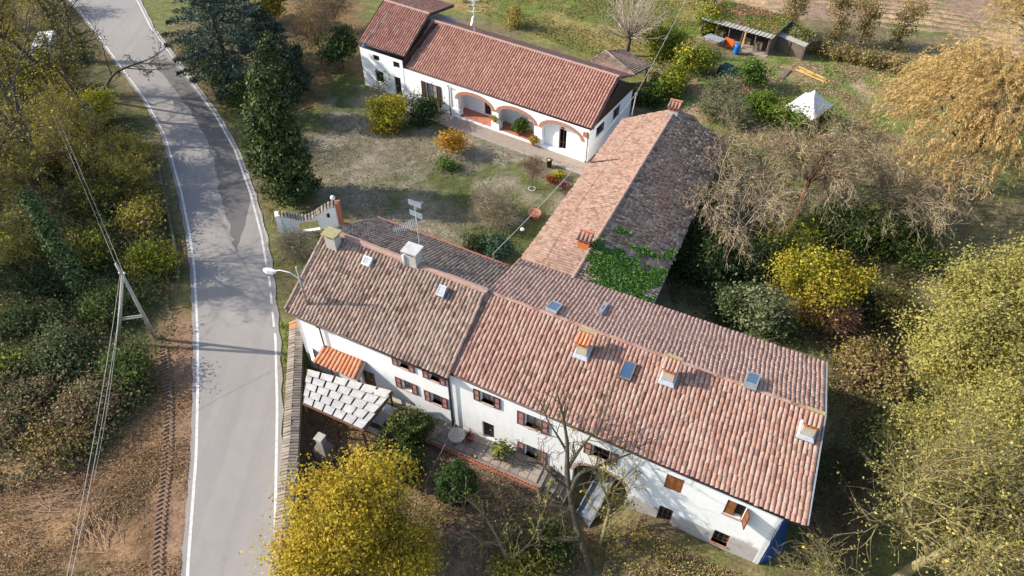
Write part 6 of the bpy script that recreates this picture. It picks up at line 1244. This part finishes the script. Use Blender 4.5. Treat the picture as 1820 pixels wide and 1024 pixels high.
# white gazebo
tn = thing('gazebo', 'white peaked gazebo tent standing in the garden', 'tent', W(1438, 215, 0)); c0, c1, c2 = W(1396, 187, 2.1), W(1446, 211, 2.1), W(1482, 187, 2.1); c3 = c0 + c2 - c1; apex = (c0 + c1 + c2 + c3) / 4 + Zv * 1.55
cs = [c0, c1, c2, c3]; mb = MB(); N_ = 6
def tp2(i, s, t):
    p = lerp(cs[i], cs[(i + 1) % 4], s); q = lerp(p, apex, t); q = q - Zv * (.15 * math.sin(math.pi * t) + .06 * math.sin(math.pi * s) * (1 - t)); return q
for i in range(4):
    for a in range(N_):
        for bq in range(N_): mb.poly(tp2(i, a / N_, bq / N_), tp2(i, (a + 1) / N_, bq / N_), tp2(i, (a + 1) / N_, (bq + 1) / N_), tp2(i, a / N_, (bq + 1) / N_))
mb.build('canopy', M['white'], tn, True, weld=True)
for p in cs: MB().tube(Vector((p.x, p.y, -.05)), p, .03, n=6).build('leg', M['metal'], tn)
for i in range(4):
    mb = MB()
    for a in range(N_): p, q = tp2(i, a / N_, 0) - Zv * .004, tp2(i, (a + 1) / N_, 0) - Zv * .004; mb.poly(p, q, q - Zv * .22, p - Zv * .22)
    mb.build('valance', M['white'], tn)
# street lamp
sp = hit(546, 541, *fl); ptop = sp + Vector((.06, -.1, 3.15)); stl = thing('street_lamp', 'street lamp with curved white arm on a pole rising through the farmhouse roof corner', 'street lamp', sp)
MB().tube(sp - Zv * .2, ptop, .085, .065, 10).build('pole', M['concrete'], stl, True)
am = lerp(sp, ptop, .68); hd = W(482, 482, am.z + .25); MB().path([am, lerp(am, hd, .3) + Zv * .35, lerp(am, hd, .65) + Zv * .3, hd], .03, 6).build('arm', M['white'], stl)
dv = (hd - am); dv.z = 0; dv.normalize(); sv = Vector((-dv.y, dv.x, 0)); mb = MB()
for (x0, w0, h0), (x1, w1, h1) in zip([(-.3, .06, .05), (-.15, .13, .1), (.25, .17, .12)], [(-.15, .13, .1), (.25, .17, .12), (.5, .06, .05)]):
    mb.hexa([hd + dv * x0 - sv * w0 - Zv * h0, hd + dv * x1 - sv * w1 - Zv * h1, hd + dv * x1 + sv * w1 - Zv * h1, hd + dv * x0 + sv * w0 - Zv * h0, hd + dv * x0 - sv * w0 * .7 + Zv * h0, hd + dv * x1 - sv * w1 * .7 + Zv * h1, hd + dv * x1 + sv * w1 * .7 + Zv * h1, hd + dv * x0 + sv * w0 * .7 + Zv * h0])
mb.build('lamp_head', M['white'], stl)
# A-shaped pole with its wires
pl = thing('utility_pole', 'A-shaped concrete utility pole with crossbar on the left verge', 'utility pole', W(240, 605, 0))
top = W(218, 490, 6.1); l1, l2 = W(206, 612, 0), W(277, 602, 0)
for i, l in enumerate((l1, l2)): MB().tube(l - Zv * .3, top + (l - top) * .005 + Zv * .0, .13, .10, 10).build('leg', M['concrete'], pl, True)
MB().tube(top - Zv * .25, top + Vector((-.25, .3, .75)), .09, .08, 8).build('head', M['concrete'], pl, True)
for t in (.40, .37): MB().tube(lerp(l1, top, t), lerp(l2, top, t), .05, n=6).build('crossbar', M['concrete'], pl)
for k in (-1, 1): MB().lathe(top + Vector((.15 * k, .05, .1)), [(.03, 0), (.06, .04), (.04, .08), (.06, .12), (.02, .16)], 8).build('insulator', M['white'], pl)
def wire(name, a, b, sag, rad, label, m='cable', n=14):
    pts = [lerp(Vector(a), Vector(b), i / n) - Zv * sag * 4 * (i / n) * (1 - i / n) for i in range(n + 1)]; MB().path(pts, rad, 4).build(name, M[m], None, label=label, cat='cable')
far = W(95, 200, 6.5); near = W(112, 1075, 6.4); tt = top + Zv * .1
for k, (dx, s) in enumerate(((-.12, .3), (.12, .42))):
    wire('overhead_wire', tt + Vector((dx, 0, 0)), far + Vector((dx * 1.3, 0, 0)), s, .012, ['upper left wire from the A-shaped pole into the wood', 'upper right wire from the A-shaped pole into the wood'][k])
    wire('overhead_wire', tt + Vector((dx, 0, 0)), near + Vector((dx * .7, 0, 0)), s, .012, ['left wire running from the A-shaped pole to the bottom edge', 'right wire running from the A-shaped pole to the bottom edge'][k])
wire('stay_wire', tt, W(165, 860, 0), .5, .010, 'slack stay wire hanging from the A-shaped pole to the verge')
# house cable over the courtyard and its pole
cpost = hit(877, 466, *bl_) + Zv * .75
pt2 = thing('cable_pole', 'white cable pole standing between barn and arcade house', 'pole', Vector((10.6, 55.4, 0))); ptp = W(1131, 166, 5.3)
MB().tube(Vector((ptp.x - .3, ptp.y - .1, 0)), ptp, .07, .05, 8).build('shaft', M['concrete'], pt2, True); MB().box(ptp - Zv * .1, Vector((.1, 0, 0)), Vector((0, .06, 0)), Zv * .12).build('bracket', M['metal'], pt2)
wire('service_cable', cpost, ptp, .55, .022, 'pale cable spanning from the farmhouse roof over the courtyard'); wire('service_cable', ptp, W(1228, -20, 6.8), .3, .022, 'cable running from the white pole to the top edge')
wire('garden_cable', hn(.5, .3, 1.4), W(757, 856, .6), .05, .012, 'thin line from the farmhouse front down into the yard')
mb = MB(); kp = [W(*p) for p in ((270, 262), (283, 300), (292, 340), (302, 390), (312, 440), (318, 500))]
for a_, b_ in zip(kp[:-1], kp[1:]): mb.beam(a_ + Zv * .0, b_ + Zv * .0, .2, .6)
mb.build('kerb_wall', M['mossy'], None, label='low mossy concrete edge wall between the wood and the road bend', cat='wall')
# ---------------------------------------------------------------- van, car
def vehicle(root, b, f, L, w, prof, m, roof_ins=.12, wins=None):
    """prof: side outline (x, z) front to back, extruded with tumblehome"""
    f = Vector((f[0], f[1], 0)).normalized(); sv = Vector((-f.y, f.x, 0)); mb = MB(); P = lambda x, z, s: b + f * x + Zv * z + sv * s * (w / 2 - (roof_ins * max(0, (z - .9)) if z > .9 else 0))
    n = len(prof)
    for s in (-1, 1): mb.poly(*[P(x, z, s) for x, z in (prof if s > 0 else prof[::-1])])
    for i in range(n): (x0, z0), (x1, z1) = prof[i], prof[(i + 1) % n]; mb.poly(P(x0, z0, 1), P(x0, z0, -1), P(x1, z1, -1), P(x1, z1, 1))
    mb.build('body', m, root); return f, sv, P
def wheels(root, b, f, sv, xs, w, rad=.33):
    for x in xs:
        for s in (-1, 1):
            c = b + f * x + sv * s * (w / 2 - .1) + Zv * rad; wh = MB().tube(c - sv * .11, c + sv * .11, rad, n=18).build('wheel', M['rubber'], root); MB().tube(c + sv * s * .10, c + sv * s * .125, rad * .6, n=12).build('rim', M['metal'], wh)
vb = W(92, 108, 0); vb.z = .02
van = thing('parked_van', 'white van parked under the trees at the top left', 'van', vb); f, sv, P = vehicle(van, vb, (.25, -.97), 4.8, 1.95, [(2.4, .35), (2.45, .85), (2.1, 1.15), (1.35, 2.05), (1.0, 2.2), (-2.35, 2.2), (-2.45, 2.0), (-2.45, .35)], M['carwhite'])
MB().slab([P(2.08, 1.2, -.86) + f * .02, P(2.08, 1.2, .86) + f * .02, P(1.38, 2.02, .86) + f * .02, P(1.38, 2.02, -.86) + f * .02], .03).build('windscreen', M['glass'], van)
for s in (-1, 1):
    MB().slab([P(1.75, 1.25, s * 1.012), P(.75, 1.25, s * 1.012), P(.75, 1.9, s * 1.012), P(1.25, 1.9, s * 1.012)][::s], .02).build('side_window', M['glass'], van)
    MB().box(P(2.42, .75, s * .78), f * .05, sv * .16, Zv * .1).build('headlight', M['metal'], van)
wheels(van, vb, f, sv, (1.5, -1.45), 1.95)
cb_ = W(682, 752, 0); cb_ = Vector((-7.6, 24.1, .02)); car = thing('parked_car', 'silver-grey car parked half under the white carport roof', 'car', cb_)
f, sv, P = vehicle(car, cb_, (.9, -.43), 4.0, 1.7, [(2.0, .3), (2.05, .6), (1.85, .8), (1.0, .92), (.35, 1.38), (-.9, 1.42), (-1.7, 1.0), (-1.98, .9), (-2.0, .3)], M['silver'], .28)
MB().slab([P(.98, .95, -.8), P(.98, .95, .8), P(.4, 1.36, .82), P(.4, 1.36, -.82)], .02).build('windscreen', M['glass'], car)
for s in (-1, 1):
    MB().slab([P(.8, .95, s * 1.01), P(-1.3, .98, s * 1.01), P(-.85, 1.36, s * 1.01), P(.3, 1.34, s * 1.01)][::s], .02).build('side_window', M['glass'], car); MB().box(P(1.98, .62, s * .75), f * .05, sv * .15, Zv * .07).build('headlight', M['white'], car)
wheels(car, cb_, f, sv, (1.25, -1.25), 1.7, .3)
# ---------------------------------------------------------------- pots, bins, lamps, odds and ends
def pot(name, label, b, rad, h, m='terra', plant=None, n=500, seed=1, pr=.5, ph=.5, ls=.08):
    t = thing(name, label, 'plant pot', b, None); b = Vector(b); MB().lathe(b, [(rad * .7, 0), (rad * .95, h * .8), (rad * 1.1, h * .82), (rad * 1.1, h), (rad * .95, h), (rad * .9, h * .85), (.02, h * .85)], 14).build('pot', M[m], t, True)
    if plant:
        r = np.random.default_rng(seed); P_, N, Z, C = cloud([(b.x, b.y, b.z + h + ph * .6, pr, pr, ph)], n, ls, plant, r, clump=.12, per=20); V, F = leaf_quads(P_, N, Z, r); mesh_np('plant', V, F, M['leaf'], C, t)
    return t
pot('flower_pot', 'large empty terracotta pot on the courtyard lawn beside the barn', G(950, 388), .5, .62)
pot('palm_pot', 'potted fan palm under the middle arch of the arcade house', pa(7.2, .2, -.5), .26, .5, 'terra', MDG + YGR[:1], 900, 5, .7, .65, .13)
pot('flower_pot', 'potted yellow flowers at the pier right of the middle arch', pa(5.3, .14, .35), .2, .32, 'terra', YEL + ORG_ + MDG[:2], 400, 6, .32, .3)
pot('flower_pot', 'potted plant at the pier between left and middle arch', pa(9.6, .88, -.1), .18, .28, 'terra', YGR + ORG_, 350, 7, .32, .25)
pot('flower_pot', 'terracotta pot beside the farmhouse front door', hn(1.35, .25, .14), .2, .26, 'terra', [(.3, .05, .03), (.05, .08, .03)], 60, 8, .15, .1)
pot('planter', 'leafy potted shrub on the terrace right of the front door', hn(3.7, .6, .14), .3, .4, 'terra', IVY + YGR[:1], 900, 9, .55, .5)
rs = MB()
for k in range(16): a = k * math.pi / 8; g = G(945, 336); rs.box(g + Vector((.29 * math.cos(a), .29 * math.sin(a), .02)), Vector((.045, .01, 0)), Vector((0, .045, 0)), Zv * .035)
rs.build('stone_ring', M['pvc'], None, label='ring of white stones around the sapling', cat='stones')
r = np.random.default_rng(330)
for k, (px, py, pal, lab) in enumerate([(992, 318, [(.60, .48, .01), (.5, .4, .02)], 'yellow chrysanthemum clump by the barn wall'), (981, 326, [(.42, .03, .02), (.3, .03, .02)], 'left red flower clump below the yellow one'), (1002, 336, [(.40, .02, .03), (.3, .03, .02), (.5, .45, .4)], 'right red flower clump nearest the barn')]): leafy('flower_clump', lab, 'flowers', px, py, [(0, 0, .45, .42, .4, .4)], 420, .075, pal + MDG[:1], 340 + k, .02, nl=4, clump=.15)
bi = thing('bin', 'small black bin with a yellow bag standing before the arcade house', 'bin', G(976, 297)); b = ORG[bi.name]
MB().lathe(b, [(.2, 0), (.25, .7), (.28, .72), (.28, .78), (.24, .78), (.22, .6)], 14).build('body', M['black'], bi, True); MB().lathe(b + Zv * .6, [(.2, 0), (.2, .14), (.12, .2), (.05, .22)], 10).build('bag', M['wood_y'], bi, True)
for px, py, lab in ((928, 425, 'short garden lamp with white disc head near the barn corner'), (693, 232, 'small white garden globe in front of the yellow-green bush')):
    t = thing('garden_lamp', lab, 'lamp', G(px, py)); b = ORG[t.name]; MB().tube(b, b + Zv * .9, .03, n=6).build('stem', M['black'], t); MB().lathe(b + Zv * .9, [(.03, 0), (.15, .03), (.17, .1), (.12, .2), (.02, .24)], 12).build('globe', M['white'], t, True)
bq = thing('garden_barbecue', 'pale stone garden barbecue hood between carport and the yellow maple', 'barbecue', G(580, 812)); b = ORG[bq.name]
MB().box(b + Zv * .45, u3 * .45, n3 * .4, Zv * .5).build('hearth', M['pave'], bq); MB().hexa([b + u3 * x + n3 * y + Zv * z for x, y, z in ((-.45, .4, .96), (.45, .4, .96), (.45, -.4, .96), (-.45, -.4, .96), (-.18, .15, 1.6), (.18, .15, 1.6), (.18, -.2, 1.6), (-.18, -.2, 1.6))]).build('hood', M['pave'], bq)
MB().box(b + Zv * 1.8 - n3 * .02, u3 * .2, n3 * .2, Zv * .22).build('flue', M['concrete'], bq); MB().box(b + Zv * 2.05, u3 * .26, n3 * .26, Zv * .03).build('cap', M['concrete'], bq)
tbl = thing('round_table', 'round stone table on the terrace beside the downpipe', 'table', hn(.75, .75, .12)); b = ORG[tbl.name]
MB().lathe(b, [(.28, 0), (.14, .08), (.12, .58), (.2, .64)], 12).build('pedestal', M['concrete'], tbl, True); MB().lathe(b + Zv * .64, [(.5, 0), (.52, .03), (.5, .07), (.02, .075)], 22).build('top', M['concrete'], tbl)
wp_ = MB().slab([W(548, 592, 2.2), W(560, 640, 2.2), W(560, 640, .0), W(548, 592, 0)], .2).build('yard_wall', M['plaster_a'], None, label='short white wall at the farmhouse corner beside the road wall', cat='wall')
